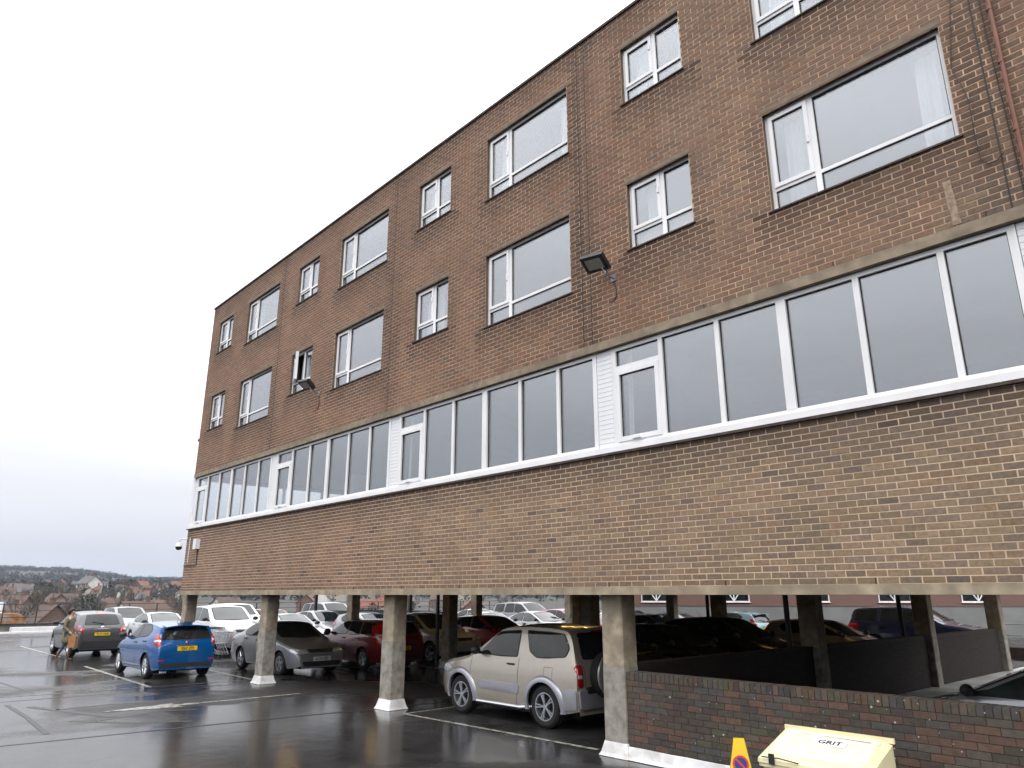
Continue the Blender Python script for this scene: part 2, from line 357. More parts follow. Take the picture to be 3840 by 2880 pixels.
# -- masonry body (mortar colour; the bricks stand proud of it)
def wall_cells(x0, x1, z0, z1, wins):
    zc = sorted({z0, z1, *[a for q in wins for a in q[2:4]]})
    for a, b in zip(zc, zc[1:]):
        xs = [x0]; cut = sorted((q[0], q[1]) for q in wins if q[2] < (a + b) / 2 < q[3]); c = x0
        for l, r_ in cut:
            yield c, l, a, b
            c = r_
        yield c, x1, a, b
mb = MB()
for x0, x1, z0, z1 in wall_cells(XL + .0035, XR, ZU, ZR, WIN): mb.box(x0, x1, .0035, .25, z0, z1)
upper = mb.build('upper_wall', ['mortar_upper', 'reveal'], bld)
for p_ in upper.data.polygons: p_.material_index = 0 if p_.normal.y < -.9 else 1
lower = MB().box(XL + .0035, XR, .0035, .25, ZS1, ZC).build('lower_wall', 'mortar', bld)
mb = MB(); mb.box(XL + .0035, XL + .25, .25, YB, ZU, ZR); mb.box(XL + .0035, XL + .25, .25, YB, ZS1, ZC); mb.build('end_wall', 'mortar', bld)
YD = 12.9
mb = MB(); mb.box(XL, .2, YB - .25, YB, ZS1, ZR); mb.box(-.05, .2, YD, YB - .251, ZS1, ZR); mb.box(.2, XR, YD - .25, YD, ZS1, ZR); mb.box(XR - .25, XR, .25, YD - .251, ZS1, ZR); mb.build('rear_wall', 'reveal', bld)
mb = MB().box(XL - .012, .2, .5, YB - .5, ZS1 - .03, ZS1); mb.box(.2, XR, .5, YD - .4, ZS1 - .03, ZS1); mb.box(XL - .012, XR, -.014, .5, ZS0, ZS1); mb.box(XL - .012, .2, YB - .5, YB + .01, ZS0, ZS1); mb.box(.2, XR, YD - .4, YD + .01, ZS0, ZS1)
mb.build('floor_slab', 'concrete', bld)
MB().box(XL - .02, .22, -.03, YB + .02, ZR, ZR + .05).box(.22, XR, -.03, YD + .02, ZR, ZR + .05).build('parapet_coping', 'sill_tile', bld)
# -- brick field
PAL_U = [(.174, .094, .059), (.148, .083, .055), (.188, .107, .067), (.138, .085, .062), (.164, .100, .069), (.182, .092, .056), (.125, .079, .059), (.200, .120, .075)]
PAL_L = [(.226, .149, .098), (.202, .130, .088), (.248, .170, .110), (.188, .128, .092), (.217, .136, .086), (.180, .130, .100), (.264, .188, .120), (.164, .114, .088)]
def stain(x, z):
    s = 1.
    n = mnoise.noise((x * .8, z * .8, 3.1)); n2 = mnoise.noise((x * 3.1, z * .45, 7.7)) + .5 * mnoise.noise((x * 7.3, z * .9, 2.2))
    n3 = mnoise.noise((x * .28, z * .35, 1.7)); s *= 1 + .15 * n + .11 * n2 + .14 * n3
    for x0, x1, z0, z1, *_ in WIN:
        d = z0 - z
        if 0 < d < .75 and x0 - .25 < x < x1 + .25:
            s *= 1 - (.62 * (1 - d / .75) ** 1.1) * (1 + .5 * n2)
        if z0 < z < z1 and (0 < x0 - x < .3 or 0 < x - x1 < .3): s *= .82 + .1 * n2
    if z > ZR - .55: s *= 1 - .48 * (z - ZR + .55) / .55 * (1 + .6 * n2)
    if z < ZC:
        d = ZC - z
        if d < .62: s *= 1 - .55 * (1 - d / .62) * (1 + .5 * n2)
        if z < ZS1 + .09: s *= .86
    for k in KS:
        if z > ZU and abs(x + .62 - k * BW) < .28: s *= .76 + .15 * n2
    return max(.35, s)
def bcolor(x, z, low):
    pal = PAL_L if low else PAL_U
    c = rnd.choice(pal); c = tuple(.65 * a_ + .35 * b_ for a_, b_ in zip(c, pal[0]))
    t = min(1, max(0, (x + 8) / 12)) if low else 0
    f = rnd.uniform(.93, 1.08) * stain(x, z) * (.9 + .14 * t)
    if rnd.random() < .02: c = (.125, .088, .072)
    if not low and x > 1: c = tuple(.6 * a + .4 * b for a, b in zip(c, rnd.choice(PAL_L)))
    g = 1 + .1 * (.5 - t) if low else 1
    g2 = 1 if low else 1.17; f *= g2
    if low and x < -6.6: f *= .9; g *= 1.05
    return (c[0] * f * g, c[1] * f, c[2] * f)
bricks = []   # (x0,x1,z0,z1,color,low)
def lay(x0, x1, z0, n, ch, wins, low):
    for i in range(n):
        za = z0 + i * ch; zb = za + ch; zm = (za + zb) / 2
        cut = sorted((q[0], q[1]) for q in wins if q[2] - .012 < zm < q[3] + .012)
        segs = []; c = x0
        for l, r_ in cut: segs.append((c, l)); c = r_
        segs.append((c, x1)); off = (i % 2) * .1125
        for a, b in segs:
            k0 = math.floor((a - x0 + off) / .225)
            k = k0
            while True:
                p = x0 - off + k * .225; q = p + .225; k += 1
                if p >= b - .02: break
                p2, q2 = max(p, a), min(q, b)
                if q2 - p2 < .03: continue
                j = rnd.uniform(-.0015, .0015)
                bricks.append((p2 + .0075 + j, q2 - .0075 + j, za + .0075 + rnd.uniform(-.001, .001), zb - .0075 + rnd.uniform(-.001, .001), bcolor((p2 + q2) / 2, zm, low), low))
NL, NU = 25, 77
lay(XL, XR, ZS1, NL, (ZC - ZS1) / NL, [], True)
lay(XL, XR, ZU, NU, (ZR - ZU) / NU, WIN, False)
def score(b):
    c = Vector(((b[0] + b[1]) / 2, 0, (b[2] + b[3]) / 2))
    if not in_frame(c, 1.0): return 0
    d = c - CAM; return (b[1] - b[0]) * (b[3] - b[2]) * abs(d.y) / d.length ** 3
order = sorted(range(len(bricks)), key=lambda i: -score(bricks[i]))
single = set(order[:300])
def joined_bricks(name, items, parent, mat, frame=None, depth=.008):
    """items: (x0,x1,z0,z1,col) as five-sided blocks standing proud of y=depth"""
    n = len(items); V = np.zeros((n, 8, 3), 'f')
    A = np.array([i[:4] for i in items], 'f'); C = np.array([i[4] for i in items], 'f')
    pr = np.array([rnd.uniform(-.0012, .0012) for _ in range(n)], 'f')
    for c, (a, z, y) in enumerate(((0, 2, 0), (1, 2, 0), (1, 3, 0), (0, 3, 0), (0, 2, 1), (1, 2, 1), (1, 3, 1), (0, 3, 1))):
        V[:, c, 0] = A[:, a]; V[:, c, 2] = A[:, z]; V[:, c, 1] = (depth + .004) if y else pr
    F = np.array([(0, 1, 2, 3), (3, 2, 6, 7), (1, 0, 4, 5), (0, 3, 7, 4), (2, 1, 5, 6)])
    faces = (F[None] + (np.arange(n) * 8)[:, None, None]).reshape(-1, 4)
    v = V.reshape(-1, 3)
    if frame is not None: v = np.array([tuple(frame @ Vector(p)) for p in v.tolist()], 'f')
    me = bpy.data.meshes.new(name); me.vertices.add(len(v)); me.vertices.foreach_set('co', v.ravel())
    me.loops.add(faces.size); me.loops.foreach_set('vertex_index', faces.ravel().astype('i'))
    me.polygons.add(len(faces)); me.polygons.foreach_set('loop_start', np.arange(0, faces.size, 4, dtype='i'))
    me.update(calc_edges=True); me.shade_flat(); me.materials.append(mat)
    at = me.attributes.new('bcol', 'FLOAT_COLOR', 'POINT'); cc = np.ones((n, 8, 4), 'f'); cc[:, :, :3] = C[:, None, :]; at.data.foreach_set('color', cc.ravel())
    o = link(name, me, parent); o['kind'] = 'stuff'; return o
joined_bricks('brickwork', [b for i, b in enumerate(bricks) if i not in single and b[5]], lower, BRICK)
joined_bricks('brickwork', [b for i, b in enumerate(bricks) if i not in single and not b[5]], upper, BRICK)
def unit_brick(sx, sz, col, mat, depth=.012, name='brick'):
    b = MB().box(-sx / 2, sx / 2, 0, depth, -sz / 2, sz / 2, skip=('k',)); me = b.mesh(name, mat, fix=False)
    at = me.attributes.new('bcol', 'FLOAT_COLOR', 'POINT'); at.data.foreach_set('color', list((*col, 1)) * 8); return me
VARI = {}
for i in sorted(single):
    x0, x1, z0, z1, c, lo = bricks[i]; key = (round((x1 - x0) / .02), tuple(round(a * 24) for a in c))
    if key not in VARI: VARI[key] = unit_brick(x1 - x0, z1 - z0, c, BRICK)
    link('brick', VARI[key], lower if lo else upper, ((x0 + x1) / 2, rnd.uniform(-.0012, .0012), (z0 + z1) / 2))
# end wall bricks (turned round the corner)
eb = []; sv = bricks; bricks = []
lay(.12, YB, ZS1, NL, (ZC - ZS1) / NL, [], True); lay(.12, YB, ZU, NU, (ZR - ZU) / NU, [], False); eb = bricks; bricks = sv
joined_bricks('brickwork', eb, bld, BRICK, Matrix.Translation((XL, 0, 0)) @ Matrix(((0, 1, 0, 0), (1, 0, 0, 0), (0, 0, 1, 0), (0, 0, 0, 1))))
# pale leached streak and dark movement joints on the upper wall
mb = MB(); vs = []
for i in range(9):
    z = 6.07 + i * .068; wv = rnd.uniform(.036, .046); x = 4.755 - .004 * i
    vs += [(x - wv, -.0045, z), (x + wv, -.0045, z)]
mb.add(vs, [(2 * i, 2 * i + 1, 2 * i + 3, 2 * i + 2) for i in range(8)]); posmat('leached', (.30, .215, .155), .35, 24); mb.build('leached_mortar', 'leached', upper)
for k in KS:
    for dx in ((-.74, -.55) if k == 0 else (-.66,)):
        if dx + k * BW < XL: continue
        MB().box(dx + k * BW - .007, dx + k * BW + .007, -.0035, .01, ZU, ZR).build('movement_joint', 'cable', upper)
for k in range(-14, 60, 4):
    x = -12 + k * .45 + rnd.uniform(-.1, .1)
    if XL < x < XR:
        for z in (ZU + .002, ZS1 + .002):
            MB().box(x - .006, x + .006, -.0035, .006, z, z + .062).build('weep_vent', 'cable', upper if z > 5 else lower)
# -- window units
def bars(mb, x0, x1, z0, z1, t, y0, y1, mi=0):
    mb.box(x0, x1, y0, y1, z0, z0 + t, mi); mb.box(x0, x1, y0, y1, z1 - t, z1, mi); mb.box(x0, x0 + t, y0, y1, z0 + t, z1 - t, mi); mb.box(x1 - t, x1, y0, y1, z0 + t, z1 - t, mi)
def pane_mesh(w_, h_): return MB().box(-w_ / 2, w_ / 2, -.007, .007, -h_ / 2, h_ / 2).mesh('pane', 'window_glass')
PM = {}
def pane(parent, x0, x1, z0, z1, y, name='pane'):
    k = (round(x1 - x0, 3), round(z1 - z0, 3))
    if k not in PM: PM[k] = pane_mesh(x1 - x0, z1 - z0)
    return link(name, PM[k], parent, ((x0 + x1) / 2, y, (z0 + z1) / 2))
def gasket(mb, x0, x1, z0, z1, y): bars(mb, x0, x1, z0, z1, .012, y - .012, y + .002, 1)
M('blind_pink', (.52, .42, .38), .8, amt=.05); M('blind_grey', (.5, .5, .5), .8, amt=.06)
CM = {}
def curtain(parent, x0, x1, z0, z1, y=.2):
    k = (round(x1 - x0, 2), round(z1 - z0, 2))
    if k not in CM:
        n = 26; vs = []; w_ = x1 - x0
        for i in range(n + 1):
            t = i / n; yy = .03 * math.sin(t * w_ * 42 + k[0]) + .012 * math.sin(t * w_ * 97)
            for z in (0, .5, 1): vs.append((x0 - x0 + t * w_ + .02 * (z - .5), yy * (1.1 - .35 * z), z * (z1 - z0)))
        b = MB().add(vs, [(3 * i + j, 3 * i + 3 + j, 3 * i + 4 + j, 3 * i + 1 + j) for i in range(n) for j in (0, 1)]); CM[k] = b.mesh('curtain', 'net_curtain', smooth='all')
    return link('curtain', CM[k], parent, (x0, y, z0))
FM = {}
def window(kind, k, row, x0, x1, z0, z1):
    w_, h_ = x1 - x0, z1 - z0; sp = .60 if kind == 'large' else .60; tz = .30 if kind == 'large' else .285
    opened = (kind, k, row) == ('small', -2, 0)
    key = (kind, row, opened)
    y = .075
    if key not in FM:
        b = MB(); t = .05
        bars(b, 0, w_, 0, h_, t, 0, .07)
        b.box(sp, sp + .075, 0, .07, t, h_ - t); b.box(t, sp, .002, .068, tz, tz + .05); b.box(sp + .075, w_ - t, .002, .068, tz, tz + .05)
        gasket(b, sp + .075, w_ - t, tz + .05, h_ - t, .03); gasket(b, sp + .075, w_ - t, t, tz, .03); gasket(b, t, sp, t, tz, .03)
        b.box(-.0, w_, -.03, 0, -.002, .028)          # drip bead at the foot of the frame
        fm = b.mesh('window', ['upvc', 'rubber'])
        s = MB(); bars(s, 0, sp - t, 0, h_ - t - tz - .05, .055, -.018, .05); gasket(s, .055, sp - t - .055, .055, h_ - t - tz - .05 - .055, .02); s.box(sp - t - .045, sp - t - .02, -.04, -.018, .45, .56, 0)
        FM[key] = (fm, s.mesh('casement', ['upvc', 'rubber']))
    fm, sm = FM[key]; t = .05
    o = link('window', fm, bld, (x0, y, z0))
    cs = link('casement', sm, o, (t, 0, tz + .05))
    pane(o, sp + .075, w_ - t, tz + .05, h_ - t, .035); pane(o, sp + .075, w_ - t, t, tz, .035); pane(o, t, sp, t, tz, .035)
    p = pane(cs if False else o, t + .05, sp - .05, tz + .10, h_ - t - .055, .02)
    if opened:
        cs.rotation_euler = (0, 0, -R(22)); p.parent = o
        c_ = Vector(((sp - t) / 2, .02, (h_ - t - tz - .05) / 2)); c_.rotate(Matrix.Rotation(-R(22), 3, 'Z')); p.location = Vector((t, 0, tz + .05)) + c_; p.rotation_euler = (0, 0, -R(22))
    MB().box(-.04, w_ + .04, -.10, -.01, -.026, -.004).build('sill', 'sill_tile', o)
    MB().box(-.03, w_ + .03, -.078, .1, h_ + .012, h_ + .08).build('lintel', 'lintel_concrete', o)
    q = rnd.random()
    if kind == 'large':
        if (k, row) in ((0, 0), (-1, 1), (0, 1)) or q < .4:
            curtain(o, .16, .52, .06, h_ - .1); curtain(o, w_ - .40, w_ - .06, .06, h_ - .1)
        elif q < .7: curtain(o, .10, .40, .06, h_ - .1)
        if (k, row) == (-2, 0):
            m = MB()
            for xx in (1.75, 1.9, 2.03): m.lathe([(0, 0), (.045, 0), (.05, .12), (.035, .15), (0, .15)], 10, 'z', mtx=Matrix.Translation((xx, .16, .05)))
            m.build('sill_ornament', 'white_metal', o)
    else:
        if (k, row) == (0, 0):
            curtain(o, .20, .45, tz, h_ - .1)
            MB().box(.055, w_ - .055, .1, .115, .05, tz).build('blind', 'blind_pink', o)
        elif (k, row) == (0, 1): curtain(o, .12, .48, .06, h_ - .1); curtain(o, w_ - .22, w_ - .06, .06, h_ - .1)
        elif q < .75: curtain(o, .08, .5 + .3 * q, .06, h_ - .1); curtain(o, w_ - .3, w_ - .07, .06, h_ - .1)
    return o
for x0, x1, z0, z1, kind, k, row in WIN: window(kind, k, row, x0, x1, z0, z1)
# -- glazed band of the first floor
y = .06
BOARD = MB().box(0, .30, 0, .022, 0, .068).add([(0, 0, .068), (.30, 0, .068), (.30, .012, .0745), (0, .012, .0745)], [(0, 1, 2, 3)]).mesh('board', 'board')
for k in range(-3, 2):
    xa = -.20 + k * BW; xb = -.57 + (k + 1) * BW - (.14 if k == 0 else 0); wd = xb - xa; ex = .14 if k == 1 else 0; H = ZB1 - ZB0
    b = MB(); t = .055; bars(b, 0, wd, 0, H, t, 0, .09)
    cx = [0, .90, 1.86, 2.82, 3.78, 4.72, wd]
    for i, c in enumerate(cx[1:-1]):
        hw = .065 if i == 2 else .036
        b.box(c - hw, c + hw, -.004 if i == 2 else .002, .088, t, H - t)
    b.box(t, .90 - .036, .0, .086, 1.17, 1.25)
    ed = []
    for i in range(6):
        l = cx[i] + (t if i == 0 else (.065 if i == 3 else .036)); r_ = cx[i + 1] - (t if i == 5 else (.065 if i == 2 else .036)); ed.append((l, r_))
    for l, r_ in ed[1:]: gasket(b, l, r_, t, H - t, .045)
    gasket(b, ed[0][0], ed[0][1], 1.25, H - t, .045)
    b.box(-.367 - ex, wd + .0, -.05, .0, -.095, -.003)           # white sill board
    o = b.build('window_band', ['upvc', 'rubber'], bld, loc=(xa, y, ZB0))
    for l, r_ in ed[1:]: pane(o, l, r_, t, H - t, .05)
    pane(o, ed[0][0], ed[0][1], 1.25, H - t, .05)
    s = MB(); bars(s, ed[0][0], ed[0][1], t, 1.17, .07, -.02, .06); gasket(s, ed[0][0] + .07, ed[0][1] - .07, t + .07, 1.10, .025); s.box(.35, .5, -.06, -.02, t + .01, t + .045)
    s.build('casement', ['upvc', 'rubber'], o); curtain(o, .12, .24, .07, 1.5); pane(o, ed[0][0] + .07, ed[0][1] - .07, t + .07, 1.10, .03)
    bp = MB().box(-.37 - ex, 0, .03, .09, -.0, H); bp.box(-.37 - ex, -.345 - ex, -.002, .03, 0, H); bp.box(-.027, -.001, -.002, .03, 0, H)
    bo = bp.build('board_panel', 'upvc', bld, loc=(xa, y, ZB0))
    for i in range(21): link('board', BOARD, bo, (-.336 - ex, .006, .002 + i * .0743)).scale.x = 1 + ex / .30
posmat('band_concrete', (.26, .208, .15), .3, 5, col2=(.18, .145, .105), s2=1.6)
MB().box(XL, XR, -.075 + .06, .2, ZB1 + .013, ZU - .003).build('band_lintel', 'band_concrete', bld)
mb = MB(); x = XL
while x < XR:
    mb.box(x + .003, min(x + .222, XR), -.045, .05, ZC + .004, ZC + .022); mb.box(x + .003 - .1, min(x + .222 - .1, XR), -.035, .05, ZC + .025, ZC + .042); x += .225
mb.build('creasing_tiles', 'sill_tile', bld)
MB().box(XL, XR, .02, .2, ZC + .03, ZB0).build('band_upstand', 'upvc', bld)
# corner post and end wall glazing
MB().box(XL + .01, -.57 - 3 * BW, .03, .15, ZC + .05, ZB1 + .012).build('corner_panel', 'board', bld)
b = MB(); n = 12; L_ = YB - .6
mt_ = Matrix.Translation((XL + .1, .15, ZB0)) @ Matrix.Rotation(R(90), 4, 'Z')
bars(b, 0, L_, 0, 1.56, .06, 0, .09); [b.box(L_ * i / n - .04, L_ * i / n + .04, .002, .088, .06, 1.5) for i in range(1, n)]
b.box(-.1, L_ + .3, .0, .15, -.12, 0)
o = b.build('window_band', 'upvc', bld); o.matrix_world = mt_
glassmat('end_glass', (.97, .98, .98), 1.45)
for i in range(n):
    if i == 0: eg = MB().box(-(L_ / n - .09) / 2, (L_ / n - .09) / 2, -.007, .007, -.718, .718).mesh('pane', 'end_glass')
    link('pane', eg, o, (L_ * (i + .5) / n, .05, .78))
MB().box(XL, XL + .2, .2, YB, ZB1 + .013, ZU - .003).build('band_lintel', 'concrete', bld)
# -- inside: floors, ceilings, partitions
mb = MB()
for z0, z1 in ((ZS1 + .001, 3.3), (5.98, 6.35), (8.95, 9.2), (11.55, ZR - .02)): mb.box(XL + .26, -.06, .26, YB - .26, z0, z1); mb.box(-.06, XR - .26, .26, YD - .26, z0, z1)
mb.build('interior_floor', 'plaster', bld)
mb = MB(); mb.box(XL + .3, XR - .3, 4.6, 4.7, 6.36, 8.94); mb.box(XL + .3, XR - .3, 4.6, 4.7, 9.21, 11.54)
for k in range(-3, 2):
    for dx in (-.45, 2.05): mb.box(dx + k * BW, dx + k * BW + .1, .27, 4.59, 6.36, 8.94); mb.box(dx + k * BW, dx + k * BW + .1, .27, 4.59, 9.21, 11.54)
mb.box(-8.4, XR - .3, 5.5, 5.6, 3.31, 5.97); mb.box(-8.4, -8.3, .27, 5.49, 3.31, 4.9); mb.box(-1.5, -1.4, 1.2, 5.49, 3.31, 5.97); mb.box(-12.6, -12.45, 4, 9, 3.31, 5.97)
mb.build('partition', 'plaster', bld)
# -- columns
CW, CD = .387, .338
for k in range(-3, 3):
    for j, yy in enumerate((.21, 6.21, 12.21, 18.0) if k < 1 else (.21, 6.21, 12.21)):
        x0 = -.747 + k * BW; b = MB(); c = .02
        def octo(a): return [(x0 + c - a, yy - a), (x0 + CW - c + a, yy - a), (x0 + CW + a, yy + c - a), (x0 + CW + a, yy + CD - c + a), (x0 + CW - c + a, yy + CD + a), (x0 + c - a, yy + CD + a), (x0 - a, yy + CD - c + a), (x0 - a, yy + c - a)]
        hs = 1.18 + (.1 if k == -1 else 0) + (.12 if k < -1 else 0)
        b.prism(octo(0), hs, (ZS0 if j in (0, 3) else ZS1 - .03) + .002, 0, plane='xy'); b.prism(octo(.004), .0, hs, 1, plane='xy')
        o = b.build('column', ['column_concrete', 'column_render'], bld)
        if j == 0 or k in (-1, -2):
            p = MB(); a0, a1 = .075, .012
            q0, q1 = octo(a0), octo(a1); q2 = octo(a1)
            vs = [(*p_, .006) for p_ in q0] + [(*p_, .05) for p_ in octo(.05)] + [(*p_, .19) for p_ in q1] + [(*p_, .19) for p_ in octo(-.001)]
            p.add(vs, [(r_ * 8 + i, r_ * 8 + (i + 1) % 8, r_ * 8 + 8 + (i + 1) % 8, r_ * 8 + 8 + i) for r_ in range(3) for i in range(8)]); p.build('plinth', 'flashing', o)
for x, yy in ((-1.02, 6.3), (-1.0, 12.1), (-6.9, 12.4), (-12.95, 6.3)):
    MB().tube([(x, yy, 0), (x, yy, ZS0)], .055, 10).build('downpipe', 'black_metal', bld, smooth=True)
# -- rain pipe, cables
mb = MB(); mb.tube([(5.46, -.04, 6.12), (5.45, -.04, 11.9)], .024, 10)
for z in (6.9, 7.75, 8.45, 9.4, 10.4): mb.tube([(5.45, -.04, z - .025), (5.45, -.04, z + .025)], .031, 10)
mb.build('rain_pipe', 'brown_pipe', bld, smooth=True)
MB().tube([(5.40, -.012, 6.1), (5.385, -.012, 7.3), (5.37, -.012, 8.2), (5.38, -.012, 11.9)], .0055, 6).build('cable', 'cable', bld)
MB().tube([(5.08, -.014, 11.8), (5.1, -.014, 8.8), (5.03, -.014, 8.27), (4.985, -.014, 7.95), (5.05, -.03, 7.68), (5.09, -.02, 7.45), (5.08, -.014, 7.0), (5.09, -.014, 6.72), (5.14, -.02, 6.63), (5.22, -.03, 6.62), (5.3, -.02, 6.69)], .0055, 6).build('cable', 'cable', bld)
# floodlights
def floodlight(x, z, label, s=1.):
    r = empty('floodlight', (x, -.0, z)); r.scale = (.86, .86, .86); tag(r, label, 'floodlight', 'floodlights on the brick wall')
    T = Matrix.Translation((-.12, -.36, .14)) @ Matrix.Rotation(R(-34), 4, 'X') @ Matrix.Rotation(R(8), 4, 'Z')
    h = MB(); h.frustum(0, 0, -.07, .0, .245, .175, .255, .185, mtx=T); h.frustum(0, 0, 0.001, .085, .235, .165, .17, .11, mtx=T)
    for i in range(6): h.box(-.15, .15, -.1 + i * .04, -.088 + i * .04, .085, .11, mtx=T)
    h.build('housing', 'black_metal', r)
    MB().box(-.17, .17, -.11, .11, -.077, -.0705, mtx=T).build('lens', 'lamp_lens', r)
    k = MB(); k.tube([(.0, 0, -.12), (.0, -.12, -.12), (.0, -.22, -.02), (-.03, -.3, .1)], .02, 6); k.box(-.06, .06, -.02, 0, -.18, -.05); k.tube([(-.03, -.3, .02), (.03, -.27, -.1), (.02, -.2, -.14)], .014, 6); k.build('bracket', 'grey_metal', r)
    MB().tube([(.0, -.02, -.18), (.06, -.02, -.34), (.05, -.014, -.5), (-.03, -.012, -.58), (-.13, -.012, -.55)], .008, 6).build('cable', 'cable', r)
    return r
M('lamp_lens', (.34, .34, .31), .15, amt=.2, scale=14)
floodlight(-.06, 7.15, 'black floodlight on the wall right of the wide middle window')
floodlight(-9.8, 7.22, 'small far floodlight under the open casement window')
# corner camera and its box
r = empty('dome_camera', (XL, 0, 3.8)); tag(r, 'black and white dome security camera on an arm at the far corner', 'camera')
MB().tube([(.1, -.03, .12), (-.25, -.06, .14), (-.42, -.08, .1), (-.45, -.08, .0)], .02, 8).build('arm', 'white_metal', r, smooth=True)
m = MB().lathe([(0, .02), (.06, .02), (.10, -.03), (.11, -.1)], 14, 'z', mtx=Matrix.Translation((-.45, -.08, 0))); m.build('hood', 'white_metal', r, smooth=True)
m = MB().lathe([(.105, -.1), (.10, -.15), (.07, -.2), (0, -.215)], 14, 'z', mtx=Matrix.Translation((-.45, -.08, 0))); m.build('dome', 'car_glass', r, smooth=True)
r = empty('junction_box', (-17.1, 0, 3.7)); tag(r, 'small white junction box on the wall beside the dome camera', 'junction box')
MB().box(-.11, .11, -.12, -.001, -.14, .16).build('box', 'white_metal', r); MB().box(-.125, .125, -.135, -.121, -.15, .17).build('lid', 'white_metal', r)
MB().tube([(0, -.015, -.14), (.02, -.015, -.62), (-1.1, -.015, -.62)], .014, 6).build('conduit', 'black_metal', r); MB().tube([(-.75, -.015, .25), (-.75, -.015, -.55)], .012, 6).build('conduit', 'white_metal', r)
MB().tube([(XL - .14, .05, 7.22), (XL + .02, .05, 7.25)], .05, 8).build('vent_outlet', 'black_metal', bld)
# warm tubes under the soffit
emit('tube_glow', (1, .66, .22), 8.)
for i, (x, yy) in enumerate(((-13.2, 1.6), (-13.2, 4.4), (-3.6, 2.9), (-3.4, 5.6), (-3.4, 9.0), (-13.4, 7.6), (-13.4, 10.4), (-3.2, 13.4))):
    r = empty('tube_light', (x, yy, ZS1 - .03)); tag(r, 'fluorescent tube light under the concrete soffit', 'light', 'tube lights under the soffit')
    MB().box(-.62, .62, -.05, .05, -.02, -.002).build('batten', 'white_metal', r); MB().tube([(-.58, 0, -.036), (.58, 0, -.036)], .014, 8).build('tube', 'tube_glow', r)

# ------------------------------------------------------------------ low brick wall between the columns
lw = MB().box(-.352, 9.3, .262, .47, .0, 1.02).build('low_brick_wall', 'mortar_dark'); tag(lw, 'low dark brick wall with soldier coping beside the yellow bin', 'wall')
LB = brickmat('wall_brick', .5)
PAL_W = [(.074, .046, .037), (.088, .052, .040), (.064, .048, .043), (.070, .056, .046), (.060, .050, .050), (.098, .056, .041), (.066, .056, .039), (.080, .053, .045)]
items = []; copes = []; ch = 1.02 / 13
def wcol(x, z):
    n = mnoise.noise((x * .9, z * 1.2, 9)); c = rnd.choice(PAL_W); f = rnd.uniform(.8, 1.2) * (1 + .25 * n); g = max(0, mnoise.noise((x * 1.1, z * 1.5, 2))) * .35
    return (c[0] * f * (1 - g * .5), c[1] * f * (1 + g * .4), c[2] * f * (1 - g * .3))
for i in range(13):
    x = -.352 - (i % 2) * .1125
    while x < 9.3:
        a, b_ = max(x, -.352), min(x + .225, 9.3)
        if b_ - a > .04: items.append((a + .004, b_ - .004, i * ch + .004, i * ch + ch - .004, wcol(a, i * ch)))
        x += .225
VW = {}
F = [q for q in items if q[0] < 4.75 and q[2] > .0]; F.sort(key=lambda q: ((q[0] - CAM.x) ** 2 + q[2] * 0)); F = F[:300]; fs_ = set(map(id, F))
for q in F:
    key = (round((q[1] - q[0]) / .03), tuple(round(c * 60) for c in q[4]))
    if key not in VW: VW[key] = unit_brick(q[1] - q[0], q[3] - q[2], q[4], LB)
    link('brick', VW[key], lw, ((q[0] + q[1]) / 2, .252 + rnd.uniform(-.002, .002), (q[2] + q[3]) / 2))
joined_bricks('brickwork', [q for q in items if id(q) not in fs_], lw, LB, Matrix.Translation((0, .252, 0)))
x = -.352; i = 0; CB = {}; rest = []
cb = MB()
while x < 9.25:
    c = wcol(x, 1.1); j = rnd.randrange(10)
    if x < 4.8:
        if j not in CB:
            me = MB().box(-.0325, .0325, 0, .225, -.052, .052).mesh('coping_brick', LB); at = me.attributes.new('bcol', 'FLOAT_COLOR', 'POINT'); at.data.foreach_set('color', list((*c, 1)) * 8); CB[j] = me
        link('coping_brick', CB[j], lw, (x + .0375, .249 + rnd.uniform(-.002, .002), 1.076 + rnd.uniform(-.002, .002)))
    else: cb.box(x + .005, x + .07, .249, .474, 1.024, 1.128)
    x += .075
o = cb.build('coping', 'mortar_dark', lw)
MB().box(-.352, 9.28, .262, .462, 1.0205, 1.118).build('coping_mortar', 'mortar_dark', lw)
posmat('lichen', (.42, .42, .38), .3, 40)
mb = MB()
for i in range(120):
    x = rnd.uniform(-.2, 4.9); z = rnd.uniform(.1, 1.12) ; r_ = rnd.uniform(.003, .012) * (1.3 if rnd.random() < .15 else .8); yv = .2482 if z < 1.02 else .2455
    a0 = rnd.uniform(0, 3); mb.add([(x + r_ * rnd.uniform(.6, 1.2) * math.cos(a0 + t * 1.047), yv, z + r_ * rnd.uniform(.5, 1.1) * math.sin(a0 + t * 1.047)) for t in range(6)] + [(x, yv - .0015, z)], [(t, (t + 1) % 6, 6) for t in range(6)])
o = mb.build('lichen_spots', 'lichen', lw); o['kind'] = 'stuff'
mb = MB(); prof = [(.235, .16), (.228, .15), (.20, .04), (.15, .008)]
nx = 40; vs = []
for i in range(nx + 1):
    x = -.33 + 9.4 * i / nx
    for j, (yy, zz) in enumerate(prof): vs.append((x, yy + rnd.uniform(-.004, .004) * (j > 0), zz + (rnd.uniform(-.006, .006) if j < 2 else 0)))
mb.add(vs, [(4 * i + j, 4 * i + 4 + j, 4 * i + 5 + j, 4 * i + 1 + j) for i in range(nx) for j in range(3)]); mb.build('skirting', 'flashing', lw)
